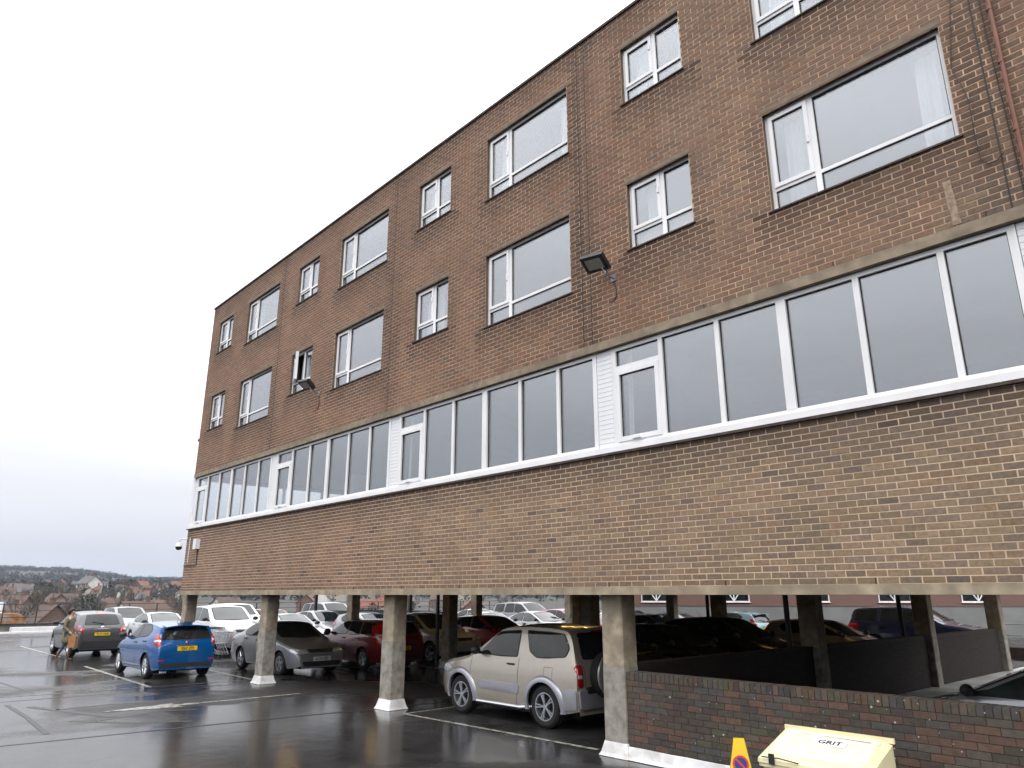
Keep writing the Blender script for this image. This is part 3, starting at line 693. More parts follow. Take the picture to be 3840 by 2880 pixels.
# inner wall of the ramp
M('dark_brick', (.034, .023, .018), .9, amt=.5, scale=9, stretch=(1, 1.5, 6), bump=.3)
def side_brick(name, c1, c2, mort):
    m, t, b_ = newmat(name); g_ = t.nodes.new('ShaderNodeNewGeometry'); sx = t.nodes.new('ShaderNodeSeparateXYZ'); cx_ = t.nodes.new('ShaderNodeCombineXYZ'); br = t.nodes.new('ShaderNodeTexBrick')
    t.links.new(g_.outputs['Position'], sx.inputs[0]); t.links.new(sx.outputs[1], cx_.inputs[0]); t.links.new(sx.outputs[2], cx_.inputs[1]); t.links.new(cx_.outputs[0], br.inputs[0])
    br.inputs['Scale'].default_value = 1; br.inputs['Brick Width'].default_value = .225; br.inputs['Row Height'].default_value = .075; br.inputs['Mortar Size'].default_value = .006
    br.inputs['Color1'].default_value = (*c1, 1); br.inputs['Color2'].default_value = (*c2, 1); br.inputs['Mortar'].default_value = (*mort, 1); t.links.new(br.outputs[0], b_.inputs['Base Color']); setp(b_, Roughness=.9); MAT[name] = m
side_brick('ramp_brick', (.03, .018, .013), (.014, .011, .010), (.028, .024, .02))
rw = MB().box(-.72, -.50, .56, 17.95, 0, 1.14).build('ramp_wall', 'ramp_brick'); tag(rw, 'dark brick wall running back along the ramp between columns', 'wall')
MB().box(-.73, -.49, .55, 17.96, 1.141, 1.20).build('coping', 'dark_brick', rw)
posmat('ramp_concrete', (.36, .36, .35), .2, 1.5, rough=.6, col2=(.26, .26, .25), s2=.7)
rp = MB().box(-.495, 9.3, .5, 22.95, -.1, .006).build('ramp', 'ramp_concrete'); tag(rp, kind='structure')
gw = MB().box(9.35, 9.6, .25, 12.9, 0, ZS0 - .002).build('added_shade_wall', 'dark_brick'); tag(gw, 'unseen brick side wall added to keep the undercroft dark', 'wall')  # unseen wall, added so the right side of the undercroft stays black

# ------------------------------------------------------------------ cars
def interp(pts, x):
    if x <= pts[0][0]: return pts[0][1]
    for (a, za), (b, zb) in zip(pts, pts[1:]):
        if x <= b: return za + (zb - za) * ((x - a) / (b - a) if b > a else 0)
    return pts[-1][1]
WH = {}
def wheel_meshes(r, wd, style):
    key = (r, wd, style)
    if key in WH: return WH[key]
    rr = r * .66; t = MB()
    t.lathe([(rr, -wd / 2 + .01), (r * .86, -wd / 2), (r * .96, -wd / 2 + .02), (r, -wd * .3), (r, wd * .3), (r * .96, wd / 2 - .02), (r * .86, wd / 2), (rr, wd / 2 - .01), (rr - .012, wd / 2 - .03), (rr - .012, -wd / 2 + .03), (rr, -wd / 2 + .01)], 30, 'y')
    for i in range(30):
        a = 2 * math.pi * i / 30; t.box(-.006, .006, -wd * .42, wd * .42, r - .002, r + .004, mtx=Matrix.Rotation(a, 4, 'Y'))
    tm = t.mesh('wheel', 'tyre', smooth=35)
    m = MB(); y = wd / 2 - .022
    m.lathe([(rr, y + .012), (rr - .018, y + .012), (rr - .026, y - .02), (rr - .03, -.02)], 30, 'y', 0); m.lathe([(0, .0), (rr - .03, .0)], 24, 'y', 1); m.lathe([(0, y + .008), (.038, y + .008), (.05, y - .01), (.05, 0)], 14, 'y', 0)
    n = {'five': 5, 'six': 6, 'twin': 5, 'many': 8}[style]
    for i in range(n):
        for da, wv in (((-.13, .026), (.13, .026)) if style == 'twin' else ((0, .05 if style != 'many' else .03),)):
            T = Matrix.Rotation(2 * math.pi * i / n + da, 4, 'Y')
            m.add([(-wv / 2, y - .012, .035), (wv / 2, y - .012, .035), (wv * .6, y - .004, rr - .012), (-wv * .6, y - .004, rr - .012), (-wv * .3, y + .006, .035), (wv * .3, y + .006, .035), (wv * .38, y + .012, rr - .012), (-wv * .38, y + .012, rr - .012)],
                  [(0, 1, 5, 4), (4, 5, 6, 7), (1, 2, 6, 5), (3, 0, 4, 7), (2, 3, 7, 6)], 0, T)
    rm = m.mesh('rim', ['alloy', 'underbody'], smooth=30)
    WH[key] = (tm, rm); return WH[key]

MODELS = dict(
 suv=dict(rt=.07, L=3.86, W=1.735, H=1.68, wb=2.28, r=.345, off=.0, style='twin', belt=[(-2, 1.06), (.9, 1.06)], tum=.24,
   prof=[(-1.905, .42), (-1.90, .7), (-1.885, 1.0), (-1.80, 1.18), (-1.66, 1.56), (-1.50, 1.655), (-.6, 1.68), (.02, 1.635), (.16, 1.57), (.88, 1.12), (1.05, 1.07), (1.6, .99), (1.84, .86), (1.92, .66), (1.93, .42)],
   side=[[(.66, 1.11), (.14, 1.50), (-.42, 1.555), (-.44, 1.11)], [(-.60, 1.56), (-1.50, 1.52), (-1.66, 1.30), (-1.60, 1.16), (-.95, 1.125), (-.76, 1.21)]],
   ws=(.60, 1.14, .52, 1.56), rw=(.56, 1.13, .5, 1.53), doors=[[(.82, 1.05), (.84, .62), (.70, .30), (-.42, .28), (-.50, .55), (-.50, 1.09)]], handles=[(-.30, .98)],
   tail=[[(.64, 1.04), (.785, 1.05), (.80, .86), (.785, .70), (.66, .69)]], head=[[(.50, .88), (.78, .90), (.84, .80), (.80, .70), (.52, .72)]], spare=True),
 hatch=dict(L=3.95, W=1.73, H=1.47, wb=2.49, r=.318, off=.03, style='many', belt=[(-2, 1.06), (-.2, .99), (1.2, .93)], tum=.33,
   prof=[(-1.965, .40), (-1.96, .60), (-1.93, .86), (-1.84, 1.02), (-1.66, 1.34), (-1.50, 1.41), (-.5, 1.475), (-.05, 1.44), (.14, 1.38), (1.0, .98), (1.2, .93), (1.65, .80), (1.88, .66), (1.965, .50), (1.97, .38)],
   side=[[(.86, 1.0), (.10, 1.345), (-.30, 1.39), (-.28, 1.02)], [(-.37, 1.39), (-.95, 1.36), (-1.22, 1.24), (-1.08, 1.10), (-.35, 1.03)]],
   ws=(.62, 1.0, .52, 1.37), rw=(.655, 1.01, .56, 1.35), doors=[[(.80, .93), (.86, .6), (.72, .28), (-.26, .27), (-.33, .5), (-.33, .99)], [(-.33, .99), (-.33, .5), (-.40, .28), (-.72, .30), (-.98, .62), (-1.12, 1.0)]], handles=[(-.16, .90), (-.95, .95)],
   tail=[[(.66, .90), (.675, 1.0), (.71, 1.17), (.745, 1.15), (.79, .98), (.79, .85), (.74, .82)]], head=[[(.46, .66), (.62, .78), (.74, .84), (.80, .76), (.70, .62)]], spoiler=True),
 sedan=dict(L=4.63, W=1.76, H=1.44, wb=2.675, r=.315, off=.05, style='five', belt=[(-2.3, .98), (0, .96), (1.2, .92)], tum=.36,
   prof=[(-2.31, .40), (-2.305, .6), (-2.29, .86), (-2.22, .99), (-1.72, 1.045), (-1.5, 1.12), (-.85, 1.385), (-.4, 1.44), (.05, 1.42), (.22, 1.37), (1.02, .99), (1.2, .95), (1.85, .83), (2.15, .72), (2.28, .55), (2.31, .38)],
   side=[[(.86, 1.0), (.16, 1.33), (-.22, 1.37), (-.22, .99)], [(-.29, 1.37), (-.72, 1.34), (-1.20, 1.12), (-1.10, 1.01), (-.29, 1.0)]],
   ws=(.62, 1.0, .52, 1.36), rw=(.56, 1.10, .48, 1.35), doors=[[(.88, .94), (.92, .6), (.80, .28), (-.2, .27), (-.25, .5), (-.25, .96)], [(-.25, .96), (-.25, .5), (-.30, .28), (-.80, .3), (-1.02, .6), (-1.15, .98)]], handles=[(-.1, .88), (-.98, .9)],
   tail=[[(.44, .74), (.46, .88), (.80, .9), (.82, .78)]], head=[[(.40, .60), (.42, .70), (.74, .75), (.82, .70), (.78, .60)]]),
 crossover=dict(L=4.3, W=1.8, H=1.6, wb=2.63, r=.345, off=.03, style='five', belt=[(-2.2, 1.14), (0, 1.06), (1.2, 1.0)], tum=.33,
   prof=[(-2.14, .42), (-2.135, .65), (-2.11, .93), (-2.0, 1.10), (-1.68, 1.46), (-1.50, 1.54), (-.4, 1.60), (.05, 1.57), (.2, 1.51), (1.05, 1.07), (1.2, 1.03), (1.8, .93), (2.05, .78), (2.13, .58), (2.14, .40)],
   side=[[(.88, 1.09), (.16, 1.47), (-.30, 1.51), (-.30, 1.10)], [(-.37, 1.51), (-1.1, 1.46), (-1.5, 1.24), (-1.2, 1.15), (-.37, 1.11)]],
   ws=(.62, 1.08, .52, 1.5), rw=(.58, 1.12, .48, 1.46), doors=[[(.85, 1.0), (.9, .62), (.76, .3), (-.28, .3), (-.34, .5), (-.34, 1.06)], [(-.34, 1.06), (-.34, .5), (-.4, .3), (-.8, .32), (-1.05, .62), (-1.2, 1.1)]], handles=[(-.16, .95), (-1.0, 1.0)],
   tail=[[(.60, .84), (.62, .98), (.78, 1.10), (.84, 1.0), (.86, .84)]], head=[[(.44, .70), (.5, .80), (.76, .90), (.83, .82), (.7, .70)]]),
 estate=dict(L=4.6, W=1.73, H=1.46, wb=2.67, r=.31, off=.05, style='five', belt=[(-2.3, .99), (0, .96), (1.2, .92)], tum=.32,
   prof=[(-2.285, .40), (-2.28, .62), (-2.265, .92), (-2.18, 1.03), (-1.98, 1.36), (-1.85, 1.42), (-.5, 1.46), (.05, 1.425), (.2, 1.37), (1.02, .98), (1.2, .94), (1.85, .82), (2.15, .7), (2.27, .55), (2.29, .38)],
   side=[[(.86, .99), (.15, 1.33), (-.22, 1.37), (-.22, .99)], [(-.29, 1.37), (-.95, 1.36), (-1.0, 1.0), (-.29, .99)], [(-1.07, 1.36), (-1.8, 1.33), (-1.95, 1.05), (-1.07, 1.01)]],
   ws=(.62, .99, .52, 1.36), rw=(.60, 1.05, .52, 1.35), doors=[[(.88, .94), (.92, .6), (.80, .28), (-.2, .27), (-.25, .5), (-.25, .96)], [(-.25, .96), (-.25, .5), (-.30, .28), (-.80, .3), (-1.02, .6), (-1.04, .98)]], handles=[(-.1, .88), (-.92, .89)],
   tail=[[(.64, .70), (.62, 1.34), (.70, 1.30), (.80, .98), (.82, .70)]], head=[[(.44, .60), (.46, .72), (.74, .75), (.82, .70), (.78, .60)]]),
 offroad=dict(L=4.75, W=1.86, H=1.8, wb=2.75, r=.37, off=.02, style='six', belt=[(-2.4, 1.18), (1.2, 1.14)], tum=.22,
   prof=[(-2.365, .5), (-2.36, .8), (-2.35, 1.1), (-2.28, 1.25), (-2.12, 1.64), (-1.95, 1.74), (-.4, 1.80), (.12, 1.76), (.28, 1.69), (.98, 1.24), (1.15, 1.19), (1.95, 1.10), (2.25, .95), (2.355, .75), (2.37, .45)],
   side=[[(.84, 1.22), (.25, 1.62), (-.25, 1.68), (-.25, 1.22)], [(-.33, 1.68), (-1.0, 1.67), (-1.1, 1.22), (-.33, 1.22)], [(-1.18, 1.67), (-1.95, 1.62), (-2.05, 1.26), (-1.2, 1.23)]],
   ws=(.66, 1.26, .58, 1.69), rw=(.60, 1.26, .55, 1.62), doors=[[(.9, 1.12), (.94, .65), (.8, .38), (-.24, .36), (-.29, .6), (-.29, 1.18)], [(-.29, 1.18), (-.29, .6), (-.34, .37), (-.86, .38), (-1.1, .7), (-1.14, 1.18)]], handles=[(-.12, 1.08), (-1.0, 1.08)],
   tail=[[(.70, .8), (.70, 1.15), (.86, 1.15), (.87, .8)]], head=[[(.48, .82), (.5, .98), (.8, 1.0), (.88, .94), (.86, .82)]]),
)
def ring_at(sp, x):
    L, W_, tum = sp['L'], sp['W'], sp['tum']
    a = x / (L / 2)
    w2 = W_ / 2 * (1 - (.24 if a > 0 else sp.get('rt', .15)) * max(0, (abs(a) - .52) / .48) ** 2.6)
    zt = interp(sp['P'], x); zbel = min(interp(sp['belt'], x), zt - .10)
    zb = .20 + .09 * max(0, (abs(a) - .72) / .28) ** 2 + (.06 if sp['r'] > .33 else 0)
    for xw in (sp['wb'] / 2 + sp['off'], -sp['wb'] / 2 + sp['off']):
        Ra = sp['r'] + .055; d = abs(x - xw)
        if d < Ra: zb = max(zb, sp['r'] + math.sqrt(Ra * Ra - d * d) * .98)
    zb = min(zb, zbel - .05); zm = .66 if sp['r'] > .33 else .58; p = []
    for i in range(9):
        z = zb + (zbel - zb) * i / 8
        y = w2 - (.075 * ((zm - z) / (zm - .2)) ** 2 if z < zm else .05 * ((z - zm) / max(.05, interp(sp['belt'], x) - zm)) ** 2)
        p.append((y, z))
    yb = p[-1][0]; h = zt - zbel; ze = zt - min(.055, .4 * h); yr = yb - tum * h - .01
    for t in (.12, .3, .5, .7, .88, 1): p.append((yb - (yb - yr) * (t ** 1.12), zbel + (ze - zbel) * t))
    for t in (.07, .16, .34, .6, 1): p.append((yr * (1 - t), ze + (zt - ze) * (1 - (1 - t) ** 2.2)))
    return p
CARBODY = {}
def car_body(model):
    if model in CARBODY: return CARBODY[model]
    sp = MODELS[model]; sp['P'] = chaikin(sp['prof'], 2); L = sp['L']
    xs = set(np.linspace(-L / 2 + .03, L / 2 - .03, 56).round(4)) | {round(p[0], 4) for p in sp['P']}
    for xw in (sp['wb'] / 2 + sp['off'], -sp['wb'] / 2 + sp['off']):
        Ra = sp['r'] + .055
        xs |= {round(xw + Ra * math.cos(t), 4) for t in np.linspace(0, math.pi, 17)} | {round(xw + Ra + .0015, 4), round(xw - Ra - .0015, 4)}
    xs = sorted(xs); keep = [xs[0]]
    for x in xs[1:]:
        if x - keep[-1] > .0012: keep.append(x)
    b = MB(); rows = []
    for x in keep:
        p = ring_at(sp, x); full = p + [(-y, z) for y, z in p[-2::-1]]; rows.append([(x, y, z) for y, z in full])
    n = len(rows[0]); b.v = [q for r_ in rows for q in r_]
    for i in range(len(rows) - 1):
        for j in range(n - 1): b.f.append((i * n + j, i * n + j + 1, (i + 1) * n + j + 1, (i + 1) * n + j))
    m = n // 2
    for base in (0, (len(rows) - 1) * n):
        for j in range(m): b.f.append((base + j, base + j + 1, base + n - 2 - j, base + n - 1 - j))
    b.m = [0] * len(b.f)
    bv = BVHTree.FromPolygons([Vector(v) for v in b.v], b.f)
    CARBODY[model] = (b, bv); return CARBODY[model]
def round_poly(P, r=.045, n=3):
    out_ = []; m = len(P)
    for i in range(m):
        a, b_, c = Vector(P[i - 1]), Vector(P[i]), Vector(P[(i + 1) % m]); d1 = a - b_; d2 = c - b_; q = min(r, d1.length * .45, d2.length * .45)
        p1 = b_ + d1.normalized() * q; p2 = b_ + d2.normalized() * q
        for k in range(n + 1):
            t = k / n; out_.append(tuple(p1 * (1 - t) ** 2 + b_ * 2 * t * (1 - t) + p2 * t * t))
    return out_
DIRS = {'front': (lambda u, v: (6, u, v), (-1, 0, 0)), 'rear': (lambda u, v: (-6, u, v), (1, 0, 0)), 'left': (lambda u, v: (u, 6, v), (0, -1, 0)), 'right': (lambda u, v: (u, -6, v), (0, 1, 0))}
def hit(bv, view, u, v, off):
    o, d = DIRS[view]; o = Vector(o(u, v)); d = Vector(d)
    loc, nrm, _, _ = bv.ray_cast(o, d)
    if loc is None: return None
    if nrm.dot(d) > 0: nrm = -nrm
    return loc + nrm * off
def patch(mb, bv, view, outline, off=.006, bulge=0, rnd_=1, mi=0, rings=3, grow=0):
    if rnd_: outline = round_poly(outline, .05 * rnd_)
    pts = []
    for i, a in enumerate(outline):
        b_ = outline[(i + 1) % len(outline)]; k = max(1, int(math.dist(a, b_) / .09))
        for j in range(k): pts.append((a[0] + (b_[0] - a[0]) * j / k, a[1] + (b_[1] - a[1]) * j / k))
    c = (sum(p[0] for p in outline) / len(outline), sum(p[1] for p in outline) / len(outline))
    if grow:
        pts = [(c[0] + (p[0] - c[0]) * (1 + grow / max(.05, math.dist(p, c))), c[1] + (p[1] - c[1]) * (1 + grow / max(.05, math.dist(p, c)))) for p in pts]
    vs = []; n = len(pts); last = None
    cen = hit(bv, view, *c, off + bulge)
    if cen is None: return
    for r_ in range(1, rings + 1):
        t = r_ / rings
        for p in pts:
            q = hit(bv, view, c[0] + (p[0] - c[0]) * t, c[1] + (p[1] - c[1]) * t, off + bulge * (1 - t * t)); q = q or last or cen; last = q; vs.append(q)
    for p in pts:
        q = hit(bv, view, *p, -.004); q = q or last or cen; last = q; vs.append(q)
    vs.append(cen); fs = [(n * (rings + 1), i, (i + 1) % n) for i in range(n)]
    for r_ in range(rings): fs += [(r_ * n + i, (r_ + 1) * n + i, (r_ + 1) * n + (i + 1) % n, r_ * n + (i + 1) % n) for i in range(n)]
    mb.add(vs, fs, mi)
def seam(mb, bv, view, line, wd=.010, off=.0015):
    P = []
    for a, b_ in zip(line, line[1:]):
        k = max(1, int(math.dist(a, b_) / .06)); P += [(a[0] + (b_[0] - a[0]) * j / k, a[1] + (b_[1] - a[1]) * j / k) for j in range(k)]
    P.append(line[-1]); L_ = []
    for i, p in enumerate(P):
        a = P[max(0, i - 1)]; c = P[min(len(P) - 1, i + 1)]; d = Vector((c[0] - a[0], c[1] - a[1])); d = d.normalized() if d.length else Vector((1, 0))
        q1 = hit(bv, view, p[0] - d.y * wd / 2, p[1] + d.x * wd / 2, off); q2 = hit(bv, view, p[0] + d.y * wd / 2, p[1] - d.x * wd / 2, off); L_.append((q1, q2))
    for (a, b_), (c, d) in zip(L_, L_[1:]):
        if None not in (a, b_, c, d): mb.add([a, b_, d, c], [(0, 1, 2, 3)])
mir = lambda o: [(-y, z) for y, z in o]
PROTO = {}
def car(model, col, loc, face, label, text=None, glass='car_glass', trim=None, lod=0, rear_plate='plate_yellow', group='cars parked in the car park', cat='car', flare=None, metal=.25, bar=False):
    sp = MODELS[model]; b, bv = car_body(model)
    r = empty('parked_car', loc, 0 if face == 'E' else math.pi)
    if isinstance(face, (int, float)): r.rotation_euler = (0, 0, face)
    tag(r, label, cat, group)
    pm = col if isinstance(col, str) else None
    def shared(key, mats, fn, smooth=35):
        k = (model, key)
        if k not in PROTO: q = MB(); fn(q); PROTO[k] = q.mesh(key.split('#')[0], mats, smooth)
        return link(key.split('#')[0], PROTO[k], r)
    k = (model, 'body')
    if k not in PROTO: PROTO[k] = b.mesh('body', pm, smooth=38)
    me = PROTO[k]
    bo = link('body', me, r); bo.material_slots[0].link = 'OBJECT'; bo.material_slots[0].material = MAT[pm]
    W2 = sp['W'] / 2; L2 = sp['L'] / 2; xf = sp['wb'] / 2 + sp['off']; xr = -sp['wb'] / 2 + sp['off']; Ra = sp['r'] + .055
    def under(q):
        q.box(-L2 + .2, L2 - .2, -W2 + .3, W2 - .3, .2, .5)
        q.box(xr + Ra, xf - Ra, -W2 + .08, W2 - .08, .215, .3)
        for x in (xf, xr):
            for s in (-1, 1):
                T = Matrix.Translation((x, 0, sp['r'])); y1, y0 = s * (W2 - .07), s * (W2 - .33)
                q.lathe([(Ra - .004, y1), (Ra - .004, y0), (0, y0)], 16, 'y', 0, T, a0=-.5, a1=math.pi + .5)
    shared('underbody', 'underbody', under)
    wdt = .2 if sp['r'] < .33 else .23
    tm, rm = wheel_meshes(sp['r'], wdt, sp['style'])
    for x in (xf, xr):
        for s in (1, -1):
            wl = link('wheel', tm, r, (x, s * (W2 - .03 - wdt / 2), sp['r']), (0, rnd.uniform(0, 3), 0 if s > 0 else math.pi)); link('rim', rm, wl)
    gl = [glass, 'rubber']
    def ws(q):
        a, z0, c, z1 = sp['ws']; o = [(-a, z0), (a, z0), (c, z1), (-c, z1)]
        patch(q, bv, 'front', o, .003, 0, 1, 1, 4, grow=.035); patch(q, bv, 'front', o, .007, 0, 1, 0, 4)
    def rw(q):
        a, z0, c, z1 = sp['rw']; o = [(-a, z0), (a, z0), (c, z1), (-c, z1)]
        patch(q, bv, 'rear', o, .003, 0, 1, 1, 4, grow=.025); patch(q, bv, 'rear', o, .007, 0, 1, 0, 4)
    shared('windscreen#' + glass, gl, ws); shared('rear_window#' + glass, gl, rw)
    for i, o in enumerate(sp['side']):
        for sd_ in ('left', 'right'):
            def sw(q, o=o, sd_=sd_): patch(q, bv, sd_, o, .002, 0, 1, 1, 3, grow=.022); patch(q, bv, sd_, o, .006, 0, 1, 0, 3)
            shared('side_window#%s%d%s' % (glass, i, sd_), gl, sw)
    for i, o in enumerate(sp['head']):
        for f, nm in ((lambda o: o, 'a'), (mir, 'b')):
            shared('headlight#%d%s' % (i, nm), 'lamp_clear', lambda q, o=o, f=f: patch(q, bv, 'front', f(o), .006, .02, 1))
    for i, o in enumerate(sp['tail']):
        for f, nm in ((lambda o: o, 'a'), (mir, 'b')):
            def tl(q, o=o, f=f):
                patch(q, bv, 'rear', f(o), .006, .018, 1, 0)
                cy = sum(p[0] for p in o) / len(o); cz = sum(p[1] for p in o) / len(o)
                patch(q, bv, 'rear', f([(cy - .05, cz - .035), (cy + .06, cz - .035), (cy + .05, cz + .02), (cy - .04, cz + .02)]), .028, .004, 1, 1)
            shared('tail_light#%d%s' % (i, nm), ['lamp_red', 'lamp_clear'], tl)
    for i, ln in enumerate(sp['doors']):
        for sd_ in ('left', 'right'): shared('door_gap#%d%s' % (i, sd_), 'rubber', lambda q, ln=ln, sd_=sd_: seam(q, bv, sd_, ln))
    a = sp['ws'][0]; hz0 = sp['head'][0][0][1]; hood = [(-a - .02, sp['ws'][1] - .06), (-a - .06, hz0 + .1), (a + .06, hz0 + .1), (a + .02, sp['ws'][1] - .06)]
    shared('bonnet_gap', 'rubber', lambda q: seam(q, bv, 'front', hood))
    c = sp['rw'][0]; shared('tailgate_gap', 'rubber', lambda q: seam(q, bv, 'rear', [(-c - .05, sp['rw'][1]), (-c - .04, .60), (c + .04, .60), (c + .05, sp['rw'][1])]))
    for i, (x, z) in enumerate(sp['handles']):
        for sd_, s in (('left', 1), ('right', -1)):
            def hnd(q, x=x, z=z, sd_=sd_, s=s):
                p = hit(bv, sd_, x, z, .0)
                q.box(p.x - .09, p.x + .09, min(p.y - .004 * s, p.y + .028 * s), max(p.y - .004 * s, p.y + .028 * s), p.z - .012, p.z + .014)
            shared('door_handle#%d%s' % (i, sd_), 'trim', hnd)
    if model != 'sedan':
        zr = sp['rw'][3] + (.0 if model != 'suv' else .0); shared('brake_light', 'lamp_red', lambda q: patch(q, bv, 'rear', [(-.14, zr + .012), (.14, zr + .012), (.13, zr + .042), (-.13, zr + .042)], .008, .004, .3))
    shared('badge', 'chrome', lambda q: patch(q, bv, 'rear', [(.05 * math.cos(t_), sp['rw'][1] - .075 + .03 * math.sin(t_)) for t_ in [k_ * .785 for k_ in range(8)]], .006, .004, .1))
    if model in ('crossover', 'hatch'): shared('plate_strip', 'chrome', lambda q: patch(q, bv, 'rear', [(-.30, sp['rw'][1] - .165), (.30, sp['rw'][1] - .165), (.30, sp['rw'][1] - .145), (-.30, sp['rw'][1] - .145)], .012, .002, .1))
    shared('aerial', 'rubber', lambda q: q.tube([(-.9, 0, interp(sp['P'], -.9) - .01), (-1.05, 0, interp(sp['P'], -.9) + .17)], [.006, .003], 5))
    def grille(q):
        hz = sp['head'][0][0][1]; patch(q, bv, 'front', [(-.36, hz + .02), (.36, hz + .02), (.40, hz + .11), (-.40, hz + .11)], .006, 0, 1)
    shared('grille', 'trim', grille); shared('air_intake', 'trim', lambda q: patch(q, bv, 'front', [(-.55, .27), (.55, .27), (.6, .40), (-.6, .40)], .004, 0, 1))
    if model not in ('suv',): vz = .56 if model in ('crossover', 'offroad') else .42; shared('rear_valance', 'trim', lambda q: patch(q, bv, 'rear', [(-.70, .30), (.70, .30), (.66, vz), (-.66, vz)], .004, 0, 1))
    # mirrors
    for s in (1, -1):
        def mr_(q, s=s):
            x = sp['ws'][1] ; xm = sp['side'][0][0][0] - .10; z = sp['side'][0][0][1] + .05; p = hit(bv, 'left' if s > 0 else 'right', xm, z - .05, 0)
            yv = abs(p.y) if p else W2 - .1
            q.ball((xm + .02, s * (yv + .14), z + .015), .075, .11, .075, 10, 6); q.box(xm - .03, xm + .04, min(s * (yv - .01), s * (yv + .08)), max(s * (yv - .01), s * (yv + .08)), z - .05, z - .01)
        o = shared('mirror#%d' % s, pm if False else 'trim', mr_)
    # plates
    zp = .62 if model in ('sedan', 'estate', 'hatch') else (.72 if model != 'suv' else .50)
    if model == 'hatch': zp = .78
    if model == 'crossover': zp = .80
    if model == 'sedan': zp = .70
    for view, mt, z in (('rear', rear_plate, zp), ('front', 'plate_white', .46)):
        p = hit(bv, view, 0, z, .012); s = 1 if view == 'front' else -1
        yo = -.25 if model == 'suv' and view == 'rear' else 0
        pl = MB().box(p.x - .008, p.x + .008, -.26 + yo, .26 + yo, z - .056, z + .056).build('number_plate', mt, r)
        if text and ((view == 'rear') == (face == 'W')):
            t = link('lettering', text_mesh(text, .105, 'plate_ink', .0008), pl, (p.x + s * .0095, yo, z - .002))
            t.rotation_euler = (R(90), 0, R(90) if s > 0 else R(-90)); t.scale = (.92, 1, 1)
    if sp.get('spoiler'):
        def spl(q):
            vs = []
            for y in np.linspace(-.56, .56, 9):
                k_ = 1 - (y / .62) ** 2 * .25
                vs += [(-1.44, y, 1.425 - .05 * (y / .56) ** 2), (-1.80 * 1 - .03 * k_ + .03, y, 1.385 - .045 * (y / .56) ** 2), (-1.80, y, 1.355 - .045 * (y / .56) ** 2), (-1.5, y, 1.36 - .05 * (y / .56) ** 2)]
            q.add(vs, [(4 * i + j, 4 * i + (j + 1) % 4, 4 * i + 4 + (j + 1) % 4, 4 * i + 4 + j) for i in range(8) for j in range(4)] + [(0, 1, 2, 3), (32, 33, 34, 35)])
        so = shared('spoiler', pm, spl); so.material_slots[0].link = 'OBJECT'; so.material_slots[0].material = MAT[pm]
        for f in (lambda o: o, mir): shared('reflector#%d' % (f is mir), 'lamp_red', lambda q, f=f: patch(q, bv, 'rear', f([(.58, .46), (.74, .47), (.73, .51), (.58, .50)]), .005, .003, 1))
    if not sp.get('spare') and lod == 0:
        def wip(q):
            z = sp['rw'][1] + .03; a = hit(bv, 'rear', 0, z, .02); c = hit(bv, 'rear', .34, z + .06, .02); q.tube([a, c], .011, 6); q.ball(a, .03, .03, .03, 8, 5)
        shared('rear_wiper', 'rubber', wip)
    if sp.get('spare'):
        def cov(q): q.lathe([(0, .0), (.28, .005), (.335, .03), (.35, .08), (.345, .19), (.30, .21)], 30, 'x', 0, Matrix.Translation((-2.13, .16, .88)))
        o = shared('spare_wheel_cover', 'suv_cover', cov)
        shared('spare_wheel', 'tyre', lambda q: q.lathe([(.1, -2.06 + 2.13), (.365, .06), (.37, .12), (.365, .2), (.1, .2)], 30, 'x', 0, Matrix.Translation((-2.13, .16, .88))))
        def fl(q, x, sd_):
            if 1:
                if 1:
                    P = []
                    for i in range(25):
                        t = math.pi * (-.13 + 1.26 * i / 24)
                        rows_ = []
                        for rad, of in ((Ra - .01, .0), (Ra - .004, .035), (Ra + .05, .04), (Ra + .085, .022), (Ra + .10, .0)):
                            u = x + rad * math.cos(t); v = sp['r'] + rad * math.sin(t); h_ = hit(bv, sd_, u, v, 0)
                            if h_ is None: h_ = hit(bv, sd_, x + (Ra + .06) * math.cos(t), max(.3, sp['r'] + (Ra + .06) * math.sin(t)), 0)
                            yy = h_.y if h_ else (W2 - .06) * (1 if sd_ == 'left' else -1)
                            rows_.append((u, yy + of * (1 if sd_ == 'left' else -1), max(v, .27)))
                        P.append(rows_)
                    vs = [p for rr_ in P for p in rr_]; q.add(vs, [(5 * i + j, 5 * i + 5 + j, 5 * i + 6 + j, 5 * i + 1 + j) for i in range(24) for j in range(4)])
        for x in (xf, xr):
            for sd_ in ('left', 'right'): shared('wheel_arch_trim#%s%s' % (x, sd_), flare or 'trim', lambda q, x=x, sd_=sd_: fl(q, x, sd_))
        def cl(q, sd_):
            if 1: patch(q, bv, sd_, [(xf - Ra - .16, .52), (xr + Ra + .22, .50), (xr + Ra + .20, .66), (xf - Ra - .14, .66)], .014, .004, 1)
        for sd_ in ('left', 'right'): shared('door_moulding#' + sd_, flare or 'trim', lambda q, sd_=sd_: cl(q, sd_))
        shared('bumper#r', flare or 'trim', lambda q: patch(q, bv, 'rear', [(-.76, .36), (.76, .36), (.79, .66), (-.79, .66)], .04, .01, 1, 0, 4)); shared('bumper#f', flare or 'trim', lambda q: patch(q, bv, 'front', [(-.63, .40), (.63, .40), (.64, .62), (-.64, .62)], .03, .01, 1, 0, 4))
        for sd_ in ('left', 'right'): shared('bumper#c' + sd_, flare or 'trim', lambda q, sd_=sd_: patch(q, bv, sd_, [(-1.62, .34), (-1.88, .36), (-1.89, .67), (-1.60, .67)], .03, .006, 1, 0, 4))
        shared('rear_step', 'trim', lambda q: patch(q, bv, 'rear', [(-.62, .60), (.62, .60), (.60, .70), (-.60, .70)], .06, .0, 1, 0, 3))
